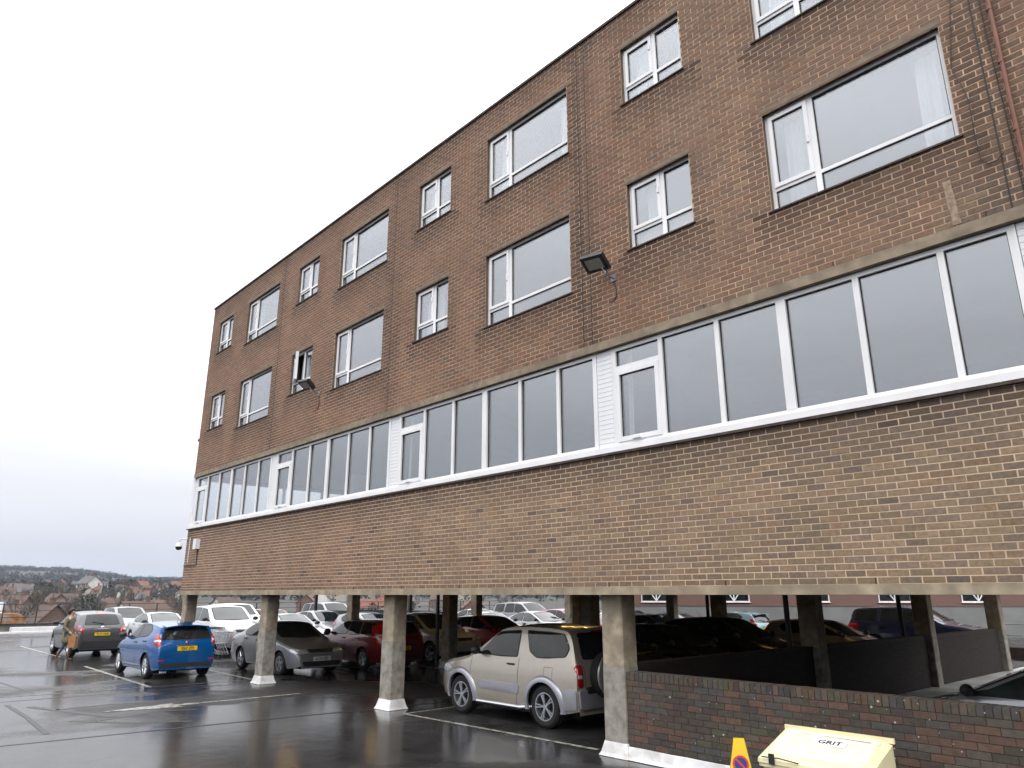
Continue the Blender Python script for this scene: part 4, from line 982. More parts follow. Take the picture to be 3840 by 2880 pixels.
        def stp(q, s):
            if 1: q.tube([(xf - Ra + .0, s * (W2 - .12), .30), (xf - Ra - .16, s * (W2 + .02), .29), (xr + Ra + .16, s * (W2 + .02), .29), (xr + Ra, s * (W2 - .12), .30)], .03, 8)
        for s in (1, -1): shared('side_step#%d' % s, 'chrome', lambda q, s=s: stp(q, s))
        def fc(q): seam(q, bv, 'left', [(-1.15, .98), (-1.35, .98), (-1.35, .80), (-1.15, .80), (-1.15, .98)], .007)
        shared('fuel_flap', 'rubber', fc)
        def rr(q, s):
            if 1: q.tube([(.0, s * .56, 1.63), (-.2, s * .57, 1.71), (-1.3, s * .57, 1.705), (-1.5, s * .56, 1.64)], .016, 8)
    return r
paint('suv_beige', (.47, .425, .36), .45, .3); paint('suv_cladding', (.42, .42, .47), .5, .35); paint('suv_cover', (.36, .35, .32), .4, .3)
paint('car_blue', (.002, .09, .30), .3, .2); paint('car_silver', (.36, .365, .39), .5, .3); paint('car_grey', (.065, .066, .074), .25, .3)
paint('car_white', (.68, .69, .71), .0, .3); paint('car_red', (.36, .012, .014), .2, .28); paint('car_darkred', (.19, .010, .015), .2, .28); paint('car_black', (.010, .010, .012), .2, .25)
paint('car_cream', (.40, .385, .34), .3, .3); paint('car_navy', (.02, .025, .06), .3, .28); paint('car_paleblue', (.30, .47, .52), .3, .3); paint('car_midblue', (.05, .13, .30), .35, .3); paint('car_pewter', (.25, .26, .28), .6, .3); paint('car_mint', (.56, .62, .63), .2, .3); paint('car_pink', (.45, .10, .14), .2, .3)

car('suv', 'suv_beige', (-3.95, 1.87, 0), 'W', 'beige three door off roader with spare wheel beside the front column', 'FJ04 NUU', flare='suv_cladding')
car('hatch', 'car_blue', (-16.75, -.78, 0), 'W', 'bright blue hatchback parked in the open with its rear to us', 'FJ62 ZPJ')
car('sedan', 'car_silver', (-15.25, 2.3, 0), 'E', 'silver saloon facing right behind the second front column', 'LC54 FJD')
car('crossover', 'car_grey', (-26.4, -.55, 0), 'W', 'grey crossover behind the walking person', 'YL10 HKB')
car('estate', 'car_darkred', (-15.1, 4.95, 0), 'W', 'dark red estate with its tail towards the aisle', 'P714 KDA')
car('crossover', 'car_white', (-15.2, 7.55, 0), 'E', 'pale hatchback half hidden by a column in the undercroft', glass='car_glass_green')
car('hatch', 'car_red', (-14.9, 10.3, 0), 'E', 'bright red hatchback facing right at the back of the undercroft')
car('sedan', 'car_black', (-4.6, 4.55, 0), 'E', 'black saloon next to the beige off roader')
car('hatch', 'car_black', (-5.1, 7.75, 0), 'E', 'black hatchback with bonnet highlights, second behind the low wall')
car('crossover', 'car_black', (-5.0, 10.5, 0), 'E', 'black car with a rounded roof in the middle of the undercroft')
car('hatch', 'car_cream', (-4.3, 15.0, 0), 'E', 'cream car above the ramp wall between two dark columns')
car('offroad', 'car_white', (-23.6, 3.6, 0), 'E', 'white off roader facing us behind the trolleys', glass='car_glass_green')
car('sedan', 'car_mint', (-29.8, 3.2, 0), 'E', 'pale mint saloon facing us behind the blue hatchback', glass='car_glass_green')
car('crossover', 'car_pewter', (-36.5, 3.6, 0), 'E', 'grey car facing us beside the railing')
car('sedan', 'car_silver', (-23.4, 6.3, 0), 'E', 'silver saloon behind the silver saloon in front', glass='car_glass_green')
car('offroad', 'car_pewter', (-33, 13.6, 0), 'E', 'tall grey car far back left of the black frame')
car('hatch', 'car_silver', (-26.5, 9.6, 0), 'E', 'small silver hatchback left of the black frame')
car('hatch', 'car_silver', (-21.6, 9.2, 0), 'E', 'silver hatchback in the open above the dark red estate')
car('offroad', 'car_white', (-30.5, 6.9, 0), 'E', 'white car with dark tailgate behind the white off roader')
car('sedan', 'car_white', (-20.2, 14.7, 0), 'E', 'white saloon behind the bright red hatchback', glass='car_glass_green')
car('sedan', 'car_white', (-19.6, 17.3, 0), 'E', 'white saloon left of the round dark column', glass='car_glass_green')
car('offroad', 'car_pewter', (-25.5, 22.2, 0), 'E', 'grey tall car at the far side, roof above the white saloons')
car('sedan', 'car_white', (-26.5, 19.4, 0), 'E', 'small white car far back above the red hatchback')
car('hatch', 'car_pink', (-21.5, 21.5, 0), 'E', 'pinkish red hatchback far back left of the front column')
car('sedan', 'car_midblue', (-12.6, 17.2, 0), 'E', 'blue saloon right of the nearest front column', glass='car_glass_green')
tx = car('sedan', 'car_midblue', (-13.6, 20.2, 0), 'E', 'blue taxi with a yellow roof sign at the back', glass='car_glass_green')
M('taxi_sign', (.75, .52, .12), .5, amt=.06)
ts = MB().frustum(0, 0, 0, .16, .09, .22, .07, .19).build('roof_sign', 'taxi_sign', tx, loc=(-.3, 0, 1.435))
car('hatch', 'car_paleblue', (-12.7, 22.8, 0), 'W', 'pale blue hatchback before the grey wall', glass='car_glass_green')
car('offroad', 'car_navy', (-4.0, 21.8, 0), 'E', 'dark navy tall car right of the cream car')
car('hatch', 'car_silver', (4.22, 3.0, 0), 'W', 'silver car just behind the low wall at the right edge', glass='car_glass_green')
car('sedan', 'car_white', (2.3, 27.2, 0), 'W', 'white car behind the railing at the right edge')
car('hatch', 'car_white', (-19.5, 24.3, 0), 'E', 'white hatchback far back in the open car park')
car('estate', 'car_red', (-33, 10.0, 0), 'E', 'red estate far back beyond the white cars')

# ------------------------------------------------------------------ things near the low wall
M('grit_yellow', (.72, .655, .42), .55, amt=.12, scale=3, bump=.06, bscale=30); M('grit_lid', (.68, .655, .54), .6, amt=.22, scale=11); M('sticker', (.78, .78, .76), .5, amt=.05, scale=10)
r = empty('grit_bin', (2.83, -.5, 0)); tag(r, 'cream yellow grit bin with a sloping lid by the low wall', 'grit bin')
def shell(p0, p1):   # loft between two rings of points
    n = len(p0); return [tuple(p) for p in p0 + p1], [(i, (i + 1) % n, n + (i + 1) % n, n + i) for i in range(n)] + [tuple(range(n))[::-1], tuple(range(n, 2 * n))]
def rr_(ax, ay, z, rad=.07, dx=0, dy=0):
    P = []
    for cx, cy, a0 in ((ax - rad, ay - rad, 0), (-ax + rad, ay - rad, 90), (-ax + rad, -ay + rad, 180), (ax - rad, -ay + rad, 270)):
        for k in range(4): t = R(a0 + 30 * k); P.append((cx + rad * math.cos(t) + dx, cy + rad * math.sin(t) + dy, z(cx, cy) if callable(z) else z))
    return P
b = MB(); b.add(*shell(rr_(.50, .28, .02), rr_(.545, .315, .465))); b.add(*shell(rr_(.575, .345, .465), rr_(.575, .345, .50))); b.build('bin_body', 'grit_yellow', r, smooth=30)
zl = lambda x, y: .575 + .22 * (y + .33) / .66
b = MB(); b.add(*shell(rr_(.585, .355, .502), rr_(.58, .35, lambda x, y: zl(x, y) - .055))); b.add(*shell(rr_(.58, .35, lambda x, y: zl(x, y) - .0545), rr_(.52, .30, lambda x, y: zl(x, y) - .005)))
b.build('lid', 'grit_yellow', r, smooth=30)
b = MB(); b.add(*shell(rr_(.50, .275, lambda x, y: zl(x, y) - .012, .05), rr_(.47, .25, lambda x, y: zl(x, y) + .012, .05))); b.build('lid_panel', 'grit_lid', r, smooth=30)
b = MB()
for yy_ in (-.17, .17): b.add([(-.42, yy_ - .008, zl(0, yy_ - .008) + .0125), (.42, yy_ - .008, zl(0, yy_ - .008) + .0125), (.42, yy_ + .008, zl(0, yy_ + .008) + .0125), (-.42, yy_ + .008, zl(0, yy_ + .008) + .0125), (-.42, yy_, zl(0, yy_) + .019), (.42, yy_, zl(0, yy_) + .019)], [(0, 1, 5, 4), (4, 5, 2, 3), (0, 4, 3), (1, 2, 5)])
b.build('lid_rib', 'grit_lid', r)
b = MB(); b.box(-.585, .585, .325, .352, .735, .785); b.build('lid_ridge', 'grit_yellow', r)
sl = math.atan2(.22, .66)
st = MB().box(-.17, .17, -.062, .062, -.002, .002).build('sticker', 'sticker', r, loc=(.06, .03, zl(0, .03) + .0165)); st.rotation_euler = (sl, 0, 0)
t = link('lettering', text_mesh('GRIT', .10, 'plate_ink', .0008), st, (0, .003, .0032)); t.scale = (1.15, 1.0, 1)
MB().box(-.06, -.0, -.37, -.352, .50, .60).build('hasp', 'black_metal', r, loc=(-.36, 0, 0)); MB().tube([(-.5, -.36, .56), (-.3, -.37, .57), (-.1, -.36, .55)], .006, 6).build('strap', 'cable', r)
M('cone_yellow', (.72, .46, .015), .55, amt=.1, scale=8); M('sign_red', (.55, .03, .03), .5, amt=.08); M('sign_blue', (.015, .03, .16), .5, amt=.08)
r = empty('no_waiting_cone', (1.84, -.48, 0), R(32)); tag(r, 'yellow no waiting cone with a blue and red disc left of the bin', 'cone')
b = MB(); b.frustum(0, 0, .03, .62, .17, .17, .058, .058); b.frustum(0, 0, .0, .032, .23, .23, .21, .21); b.build('cone', 'cone_yellow', r)
tl = math.atan2(.112, .59)
for rad, mt, o_ in ((.085, 'sign_red', .0), (.066, 'sign_blue', .0018)):
    d_ = MB().lathe([(0, 0), (rad, 0), (rad, .003), (0, .003)], 28, 'z').build('disc', mt, r, loc=(0, -.1085 - o_, .385 + o_ * .2)); d_.rotation_euler = (R(90) - tl, 0, 0)
d_ = MB().box(-.068, .068, -.011, .011, .0, .0025).build('slash', 'sign_red', r, loc=(0, -.1125, .3862)); d_.rotation_euler = (R(90) - tl, R(0), 0); d_.rotation_mode = 'QUATERNION'
d_.rotation_quaternion = (Matrix.Rotation(R(90) - tl, 3, 'X') @ Matrix.Rotation(R(-45), 3, 'Z')).to_quaternion()

# ------------------------------------------------------------------ shopping trolleys
TR = {}
def trolley(loc, rz, label):
    r = empty('shopping_trolley', loc, rz); tag(r, label, 'trolley', 'shopping trolleys nested beside the blue hatchback')
    if not TR:
        b = MB(); T0 = [(-.38, -.27, .98), (-.38, .27, .98), (.42, .22, .90), (.42, -.22, .90)]; B0 = [(-.30, -.24, .48), (-.30, .24, .48), (.36, .18, .56), (.36, -.18, .56)]
        V_ = [Vector(p) for p in T0]; U_ = [Vector(p) for p in B0]
        for i in range(4):
            a, a2, c, c2 = V_[i], V_[(i + 1) % 4], U_[i], U_[(i + 1) % 4]; b.tube([a, a2], .008, 5); b.tube([c, c2], .006, 5); b.tube([a, c], .007, 5)
            for k in range(1, 10): t = k / 10; b.tube([a.lerp(a2, t), c.lerp(c2, t)], .0032, 4)
            for k in range(1, 5): t = k / 5; b.tube([a.lerp(c, t), a2.lerp(c2, t)], .0032, 4)
        for k in range(1, 9): t = k / 9; b.tube([U_[0].lerp(U_[3], t), U_[1].lerp(U_[2], t)], .0032, 4)
        TR['basket'] = b.mesh('basket', 'chrome')
        b = MB()
        for s in (-1, 1):
            b.tube([(-.40, s * .26, 1.0), (-.36, s * .25, .6), (-.40, s * .25, .16)], .013, 6); b.tube([(-.40, s * .25, .16), (.0, s * .22, .22), (.42, s * .17, .16)], .013, 6); b.tube([(-.30, s * .24, .48), (.30, s * .18, .2)], .011, 6)
        b.tube([(.42, -.17, .16), (.42, .17, .16)], .011, 6); b.tube([(-.36, -.25, .55), (-.36, .25, .55)], .010, 6); TR['frame'] = b.mesh('frame', 'grey_metal')
        TR['handle'] = MB().tube([(-.43, -.28, 1.02), (-.43, .28, 1.02)], .018, 8).mesh('handle', 'black_metal', True)
        w_ = MB().lathe([(0, -.014), (.055, -.014), (.06, 0), (.055, .014), (0, .014)], 12, 'y'); w_.box(-.012, .012, -.02, .02, .03, .1); TR['castor'] = w_.mesh('castor', 'rubber')
    for n_ in ('frame', 'basket', 'handle'): link(n_, TR[n_], r)
    for x, y_ in ((-.40, -.25), (-.40, .25), (.42, -.17), (.42, .17)): link('castor', TR['castor'], r, (x, y_, .061))
ord_ = ('front', 'second', 'third', 'rearmost')
for j, (x, y_) in enumerate(((-21.2, 1.55), (-20.7, 2.45))):
    for i in range(4): trolley((x - .27 * i, y_, 0), 0, '%s wire trolley in the %s nested row beside the blue hatchback' % (ord_[i], ('left', 'right')[j]))

# ------------------------------------------------------------------ walking person
M('coat', (.16, .14, .095), .85, amt=.2, scale=12); M('jeans', (.035, .06, .09), .85, amt=.25, scale=15); M('boots', (.12, .055, .025), .6, amt=.2); M('skin', (.46, .28, .21), .6, amt=.08); M('hair', (.04, .012, .012), .6, amt=.3, scale=30)
M('paper_bag', (.34, .15, .06), .8, amt=.15, scale=6); M('pink_cloth', (.55, .33, .40), .8, amt=.1); M('green_bits', (.10, .22, .03), .7, amt=.3)
def skin_mesh(name, joints, edges, mats, pick=None, sub=2, root=0):
    me = bpy.data.meshes.new(name); me.from_pydata([j[:3] for j in joints], edges, []); o = bpy.data.objects.new(name, me); COL.objects.link(o)
    md = o.modifiers.new('s', 'SKIN'); md.use_smooth_shade = True
    for i, j in enumerate(joints):
        sv_ = me.skin_vertices[0].data[i]; sv_.radius = (j[3], j[4] if len(j) > 4 else j[3]); sv_.use_root = (i == root)
    o.modifiers.new('u', 'SUBSURF').levels = sub
    bpy.context.view_layer.update()
    m2 = bpy.data.meshes.new_from_object(o.evaluated_get(bpy.context.evaluated_depsgraph_get())); bpy.data.objects.remove(o)
    m2.materials.clear()
    for q in mats: m2.materials.append(MAT[q])
    for p in m2.polygons:
        p.use_smooth = True
        if pick: p.material_index = pick(p.center)
    m2.name = name; return m2
pr = empty('person', (-23.4, -1.86, 0), R(48)); tag(pr, 'person in a khaki coat and brown boots walking past the grey crossover', 'person')
J = [(0, 0, .95, .13, .11), (.01, 0, 1.12, .12, .10), (.02, 0, 1.32, .145, .10), (.02, 0, 1.42, .07, .07), (.035, 0, 1.50, .05, .05), (.05, 0, 1.57, .075, .07), (.045, 0, 1.645, .07, .062),       # pelvis..head 0-6
     (.02, .10, .90, .085, .085), (.13, .09, .50, .055, .055), (.07, .09, .12, .042, .042), (.08, .09, .05, .038, .038), (.22, .10, .035, .036, .028),        # left leg forward 7-11
     (.0, -.10, .90, .085, .085), (-.03, -.09, .50, .055, .055), (-.21, -.09, .15, .042, .042), (-.23, -.09, .08, .038, .038), (-.12, -.10, .03, .034, .026),      # right leg back 12-16
     (.02, .19, 1.37, .055, .055), (-.05, .24, 1.10, .044, .044), (.12, .22, .88, .034, .034), (.17, .21, .83, .032, .022),        # left arm 17-20
     (.02, -.19, 1.37, .055, .055), (-.02, -.23, 1.10, .044, .044), (.18, -.20, .92, .034, .034), (.24, -.19, .88, .032, .022)]     # right arm 21-24
E_ = [(0, 1), (1, 2), (2, 3), (3, 4), (4, 5), (5, 6), (0, 7), (7, 8), (8, 9), (9, 10), (10, 11), (0, 12), (12, 13), (13, 14), (14, 15), (15, 16), (2, 17), (17, 18), (18, 19), (19, 20), (2, 21), (21, 22), (22, 23), (23, 24)]
def body_mat(c):
    if c.z < .36: return 1
    if c.z < .98 and abs(c.y) < .19: return 0
    return 2
bm_ = skin_mesh('body', J, E_, ['jeans', 'boots', 'skin'], body_mat)
bo = link('body', bm_, pr)
# fingers, nose, ears joined into the body mesh
b = MB()
for hx, hy, hz in ((.17, .21, .83), (.24, -.19, .88)):
    for k, (dy, ln) in enumerate(((-.024, .055), (-.008, .07), (.008, .066), (.023, .05))): b.tube([(hx + .015, hy + dy, hz - .015), (hx + .03, hy + dy, hz - .03 - ln * .5), (hx + .015, hy + dy, hz - .03 - ln)], [.009, .0085, .006], 6)
    b.tube([(hx, hy + .025, hz), (hx + .035, hy + .045, hz - .02), (hx + .05, hy + .04, hz - .045)], [.011, .009, .007], 6)
b.tube([(.115, 0, 1.615), (.135, 0, 1.58)], [.008, .014], 6)
for s in (-1, 1): b.ball((.04, s * .072, 1.6), .018, .008, .028, 8, 5); b.ball((.112, s * .028, 1.618), .008, .01, .006, 8, 5, 1)
b.tube([(.112, -.022, 1.548), (.118, 0, 1.545), (.112, .022, 1.548)], .006, 6, 2)
M('lips', (.35, .12, .1), .5, amt=.1)
fm_ = b.mesh('face', ['skin', 'hair', 'lips'], True); bmx = bmesh.new(); bmx.from_mesh(bm_); k0 = len(bm_.materials)
bm_.materials.append(MAT['hair']); bm_.materials.append(MAT['lips'])
nf = len(bmx.faces); bmx.from_mesh(fm_); bmx.faces.ensure_lookup_table()
for i in range(nf, len(bmx.faces)): bmx.faces[i].material_index = (2, 3, 4)[bmx.faces[i].material_index]
bmx.to_mesh(bm_); bmx.free()
CJ = [(0, 0, .76, .215, .18), (.01, 0, .98, .165, .145), (.01, 0, 1.15, .15, .13), (.02, 0, 1.33, .165, .12), (.02, 0, 1.43, .075, .075), (.02, .19, 1.375, .075, .075), (-.05, .245, 1.10, .062, .062), (.10, .225, .91, .05, .05), (.02, -.19, 1.375, .075, .075), (-.02, -.235, 1.10, .062, .062), (.155, -.205, .945, .05, .05), (0, 0, .52, .235, .20)]
link('coat', skin_mesh('coat', CJ, [(11, 0), (0, 1), (1, 2), (2, 3), (3, 4), (3, 5), (5, 6), (6, 7), (3, 8), (8, 9), (9, 10)], ['coat'], root=2), pr)
b = MB(); b.ball((.015, 0, 1.645), .105, .095, .10, 12, 8); b.ball((-.03, 0, 1.585), .075, .085, .09, 10, 7)
for i in range(26):
    a = rnd.uniform(0, 6.3); b.tube([(.0 + .09 * math.cos(a) * .8, .085 * math.sin(a), 1.67), (.01 + .1 * math.cos(a) * .8 - .02, .1 * math.sin(a), 1.60 - rnd.uniform(0, .04))], [.016, .006], 5)
hr = b.mesh('hair', 'hair', 'all')
for v in hr.vertices:
    if v.co.x > .07 and v.co.z < 1.645: v.co.x = .07
link('hair', hr, pr)
r = empty('paper_bag', (-23.4, -1.86, 0), R(48)); tag(r, 'brown paper carrier bag held by the walking person', 'bag')
b = MB(); b.frustum(.31, -.19, .44, .80, .11, .06, .13, .07); b.build('bag', 'paper_bag', r)
for y_ in (-.24, -.14): MB().tube([(.24, y_, .79), (.25, -.19, .86), (.38, y_, .79)], .006, 5).build('handle', 'paper_bag', r)
b = MB(); [b.ball((.32 + rnd.uniform(-.07, .08), -.19 + rnd.uniform(-.04, .04), .80), .04, .035, .04, 8, 5) for _ in range(5)]; b.build('shopping', 'green_bits', r)
r = empty('shoulder_bag', (-23.4, -1.86, 0), R(48)); tag(r, 'pink shoulder bag at the side of the walking person', 'bag')
b = MB(); b.ball((.16, .30, 1.03), .09, .05, .13, 10, 7); b.build('bag', 'pink_cloth', r, smooth='all'); MB().tube([(.12, .30, 1.12), (.03, .20, 1.47), (.20, .28, 1.12)], .009, 5).build('strap', 'pink_cloth', r)

# ------------------------------------------------------------------ deck edge: kerb, parapet, railing, rusty hood
posmat('rust', (.28, .13, .055), .45, 5, col2=(.30, .26, .22), s2=2.0); posmat('kerb_white', (.68, .68, .70), .1, 4, rough=.5); posmat('parapet', (.17, .16, .145), .3, 2)
pw = MB().box(-49.4, -49.1, -55, 70, 0, .42).build('parapet_wall', 'parapet'); tag(pw, 'low grey parapet wall along the far edge of the car park', 'wall')
MB().box(-49.5, -49.0, -55, 70, .421, .47).build('coping', 'black_metal', pw)
kb = MB().box(-46.6, -46.2, -55, 70, 0, .09).build('kerb', 'kerb_white'); tag(kb, kind='structure')
k2 = MB().box(-48.6, -48.0, .4, 70, 0, .27).build('kerb', 'kerb_white'); tag(k2, kind='structure')
r = empty('steel_railing', (-49.25, 5, .47)); tag(r, 'black steel railing on the parapet at the far edge', 'railing')
for y_ in range(-24, 46, 2): MB().box(-.03, .03, -.03, .03, -.0, 1.15).build('post', 'black_metal', r, loc=(0, y_ * .9 - 5, 0))
for z in (.36, .75, 1.15): MB().tube([(0, -27, z), (0, 36, z)], .024, 6).build('rail', 'black_metal', r)
r = empty('rusty_vent_hood', (-50.9, .3, 0)); tag(r, 'rusty rounded metal hood beyond the railing at the left edge', 'vent hood')
P = [(-1.2, -.4), (-1.2, .35), (-1.05, .85), (-.7, 1.05), (.75, 1.05), (1.05, .85), (1.25, .3), (1.25, -.4)]; MB().prism(P, -.6, .6, plane='yz').build('hood', 'rust', r); MB().box(-.3, .3, -1.5, -.15, 1.06, 1.75).build('white_block', 'kerb_white', r)
# guard rail on a low wall at the right, behind the building
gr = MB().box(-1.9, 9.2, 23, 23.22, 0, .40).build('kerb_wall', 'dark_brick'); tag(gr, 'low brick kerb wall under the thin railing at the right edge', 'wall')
r = empty('guard_rail', (3.5, 23.1, .40)); tag(r, 'thin galvanised guard rail on the kerb wall at the right edge', 'railing')
for i in range(9): MB().tube([(-5.2 + i * 1.3, 0, 0), (-5.2 + i * 1.3, 0, .78)], .022, 6).build('post', 'grey_metal', r)
for z in (.40, .78): MB().tube([(-5.2, 0, z), (5.4, 0, z)], .022, 6).build('rail', 'grey_metal', r)
# black trolley shelter frame and climbing shrub behind the building
r = empty('trolley_shelter', (-24.5, 11.2, 0)); tag(r, 'black steel trolley shelter frame behind the building', 'shelter')
for x, y_ in ((-4.2, -.9), (4.2, -.9), (-4.2, 1.2), (4.2, 1.2)): MB().box(x - .06, x + .06, y_ - .06, y_ + .06, 0, 2.3).build('post', 'black_metal', r)
for y_ in (-.9, 1.2): MB().box(-4.14, 4.14, y_ - .05, y_ + .05, 1.25, 1.45).build('rail', 'black_metal', r); MB().box(-4.14, 4.14, y_ - .05, y_ + .05, 2.3, 2.42).build('rail', 'black_metal', r)
MB().box(-4.3, 4.3, -1.1, 1.4, 2.421, 2.47).build('roof', 'black_metal', r)

# ------------------------------------------------------------------ brick hall behind the car park
def brick_tex(name, c1, c2, mort, sc=4.4):
    m, t, b_ = newmat(name); tcn = t.nodes.new('ShaderNodeTexCoord'); br = t.nodes.new('ShaderNodeTexBrick'); mp_ = t.nodes.new('ShaderNodeMapping'); mp_.inputs['Rotation'].default_value = (R(90), 0, 0)
    br.inputs['Scale'].default_value = sc; br.inputs['Color1'].default_value = (*c1, 1); br.inputs['Color2'].default_value = (*c2, 1); br.inputs['Mortar'].default_value = (*mort, 1); br.inputs['Mortar Size'].default_value = .02
    t.links.new(tcn.outputs['Object'], mp_.inputs[0]); t.links.new(mp_.outputs[0], br.inputs[0]); t.links.new(br.outputs[0], b_.inputs['Base Color']); setp(b_, Roughness=.9); MAT[name] = m
brick_tex('hall_brick', (.17, .085, .07), (.13, .07, .06), (.26, .2, .17))
posmat('render_grey', (.20, .205, .205), .15, .8)
hd = Vector((13.1, 11.3)).normalized(); ang = math.atan2(hd.y, hd.x)
hall = empty('brick_hall', (-22.0, 24.8, 0), ang); tag(hall, 'long brick hall with a grey plinth and white traceried windows', 'building')
MB().box(0, 62, .0, 9, 1.58, 6.5).build('wall', 'hall_brick', hall); MB().box(-.02, 62.02, -.06, 9, 0, 1.579).build('plinth_wall', 'render_grey', hall); MB().box(-.02, 62.02, -.09, .0, 1.5795, 1.66).build('string_course', 'hall_brick', hall)
b = MB(); b.prism([(-.5, 6.501), (9.5, 6.501), (4.5, 10.5)], -.3, 62.3, plane='yz'); posmat('roof_tile', (.085, .06, .05), .3, 3); b.build('roof', 'roof_tile', hall)
for i in range(14):
    x = 2.2 + i * 4.3; w_ = MB(); bars(w_, 0, 1.7, 0, 2.6, .05, -.07, .0); w_.tube([(.85, -.05, .05), (.12, -.05, 1.1)], .035, 6); w_.tube([(.85, -.05, .05), (1.58, -.05, 1.1)], .035, 6); w_.tube([(.85, -.05, .05), (.85, -.05, 2.5)], .035, 6); w_.box(-.05, 1.75, -.1, -.0, -.04, -.001)
    o = w_.build('window', 'upvc', hall, loc=(x, 0, 1.80)); MB().box(.09, 1.61, -.03, -.008, .09, 2.51).build('pane', 'car_glass', o)

# ------------------------------------------------------------------ the town and hills beyond
def hprof(d, az):
    h = interp([(0, -12), (110, -10), (200, -8), (340, -6), (500, -1.5), (700, 5), (1000, 12), (1400, 20), (1700, 31), (2000, 41), (2600, 46), (3800, 42)], d)
    if d > 1000:
        k = min(1, (d - 1000) / 900); h += k * (17 * max(0, min(1, (-1.30 - az) / .07)) + 5 * mnoise.noise((az * 9, d * .0008, 1)) + 3 * mnoise.noise((az * 30, d * .002, 5)))
    return h
def polar(d, az): return CAM.x + d * math.sin(az), CAM.y + d * math.cos(az)
posmat('fields', (.04, .04, .032), .4, .012, col2=(.05, .045, .038), s2=.03)
b = MB(); ds = [62, 90, 130, 190, 270, 370, 500, 680, 900, 1150, 1400, 1650, 1900, 2200, 2700, 3400]; na = 180; vs = []
for d in ds:
    for k in range(na):
        az = -math.pi + 2 * math.pi * k / na; x, y_ = polar(d, az); vs.append((x, y_, hprof(d, az) if d > 62 else -12))
vs.append((CAM.x, CAM.y, -12.5)); fs = []
for i in range(len(ds) - 1):
    for k in range(na): fs.append((i * na + k, i * na + (k + 1) % na, (i + 1) * na + (k + 1) % na, (i + 1) * na + k))
fs += [(len(vs) - 1, k, (k + 1) % na) for k in range(na)]
b.add(vs, fs); ter = b.build('terrain', 'fields', smooth='all'); tag(ter, kind='structure')
# houses
for n_, c in (('roof_orange', (.16, .070, .048)), ('roof_brown', (.095, .065, .054)), ('roof_grey', (.10, .095, .10)), ('house_brick', (.13, .08, .062)), ('house_white', (.55, .54, .52)), ('house_cream', (.36, .33, .28))): M(n_, c, .9, amt=.2, scale=1.5)
HM = {}
def house(loc, rz, roof, wall, s, label, gables=False):
    r = empty('house', loc, rz); r.scale = (s, s, s); tag(r, label, 'house', 'houses of the town beyond the railing')
    def part(key, nm, mats, fn, par=r):
        if key not in HM: q = MB(); fn(q); HM[key] = q.mesh(nm, mats)
        return link(nm, HM[key], par)
    def wl(q): q.box(-4.5, 4.5, -3.6, 3.6, -4, 5); q.prism([(-3.6, 5.001), (3.6, 5.001), (0, 8.1)], -4.5, 4.5, plane='yz')
    def rf(q):
        for s_ in (-1, 1): q.add([(-4.9, s_ * 4.1, 4.75), (4.9, s_ * 4.1, 4.75), (4.9, 0, 8.3), (-4.9, 0, 8.3), (-4.9, s_ * 4.1, 4.55), (4.9, s_ * 4.1, 4.55), (4.9, 0, 8.1), (-4.9, 0, 8.1)], [(0, 1, 2, 3), (4, 5, 6, 7), (0, 1, 5, 4), (0, 3, 7, 4), (1, 2, 6, 5)])
    part('w' + wall, 'wall', wall, wl); ro = part('r' + roof, 'roof', roof, rf)
    part('ch', 'chimney', 'house_brick', lambda q: (q.box(2.6, 3.5, -.4, .4, 7, 9.4), q.box(2.5, 3.6, -.5, .5, 9.4, 9.6)), ro)
    for i, (x, z) in enumerate(((-2.6, .9), (0, .9), (2.6, .9), (-2.6, 3.3), (2.6, 3.3))):
        def wn(q, x=x, z=z): q.box(x - .65, x + .65, -3.66, -3.61, z, z + 1.25, 0); q.box(x - .55, x + .55, -3.68, -3.655, z + .1, z + 1.15, 1)
        part('win%d' % i, 'window', ['upvc', 'car_glass'], wn)
    if gables:
        for gx in (-2.3, 2.3): part('g%s' % gx, 'gable', ['house_white', roof], lambda q, gx=gx: (q.prism([(gx - 1.7, 4.4), (gx + 1.7, 4.4), (gx, 6.9)], -4.3, -1, 0), q.prism([(gx - 2.05, 4.45), (gx - 1.7, 4.4), (gx, 6.95), (gx + 1.7, 4.4), (gx + 2.05, 4.45), (gx, 7.3)], -4.5, -.8, 1)))
    return r
def az_of(u): return YAW + math.atan((u - 1920) / 2838)
def put(u, d, dz=0): az = az_of(u); x, y_ = polar(d, az); return (x, y_, hprof(d, az) + dz)
house(put(608, 290, -1.2), R(-20) - az_of(608), 'roof_orange', 'house_white', 1.0, 'orange roofed house with two white gables beyond the railing', True)
house(put(165, 205, -1.), R(25), 'roof_brown', 'house_brick', 1.1, 'wide brown roofed house just beyond the railing on the left')
house(put(60, 300), R(60), 'roof_orange', 'house_brick', 1.0, 'red brick house left of the rusty hood, beyond the railing'); house(put(330, 560, 2), R(15), 'roof_grey', 'house_white', 1.4, 'pale house in the middle of the far slope')
house(put(75, 480), R(70), 'roof_grey', 'house_cream', 1.2, 'house with a pale grey roof on the left of the slope')
house(put(400, 300, -1), R(80), 'roof_brown', 'house_cream', .9, 'small house with a pale gable end above the grey crossover'); house(put(520, 420), R(75), 'roof_orange', 'house_brick', 1.0, 'red gabled house left of the orange roofed one')
kinds = [('roof_brown', 'house_brick', 'far brick house with brown roof among bare trees'), ('roof_orange', 'house_brick', 'far brick house with a red tiled roof among bare trees'), ('roof_grey', 'house_white', 'far white house with a grey roof among bare trees'), ('roof_brown', 'house_white', 'far white house with a brown roof among bare trees'), ('roof_orange', 'house_cream', 'far cream house with a red roof among bare trees')]
HL = []
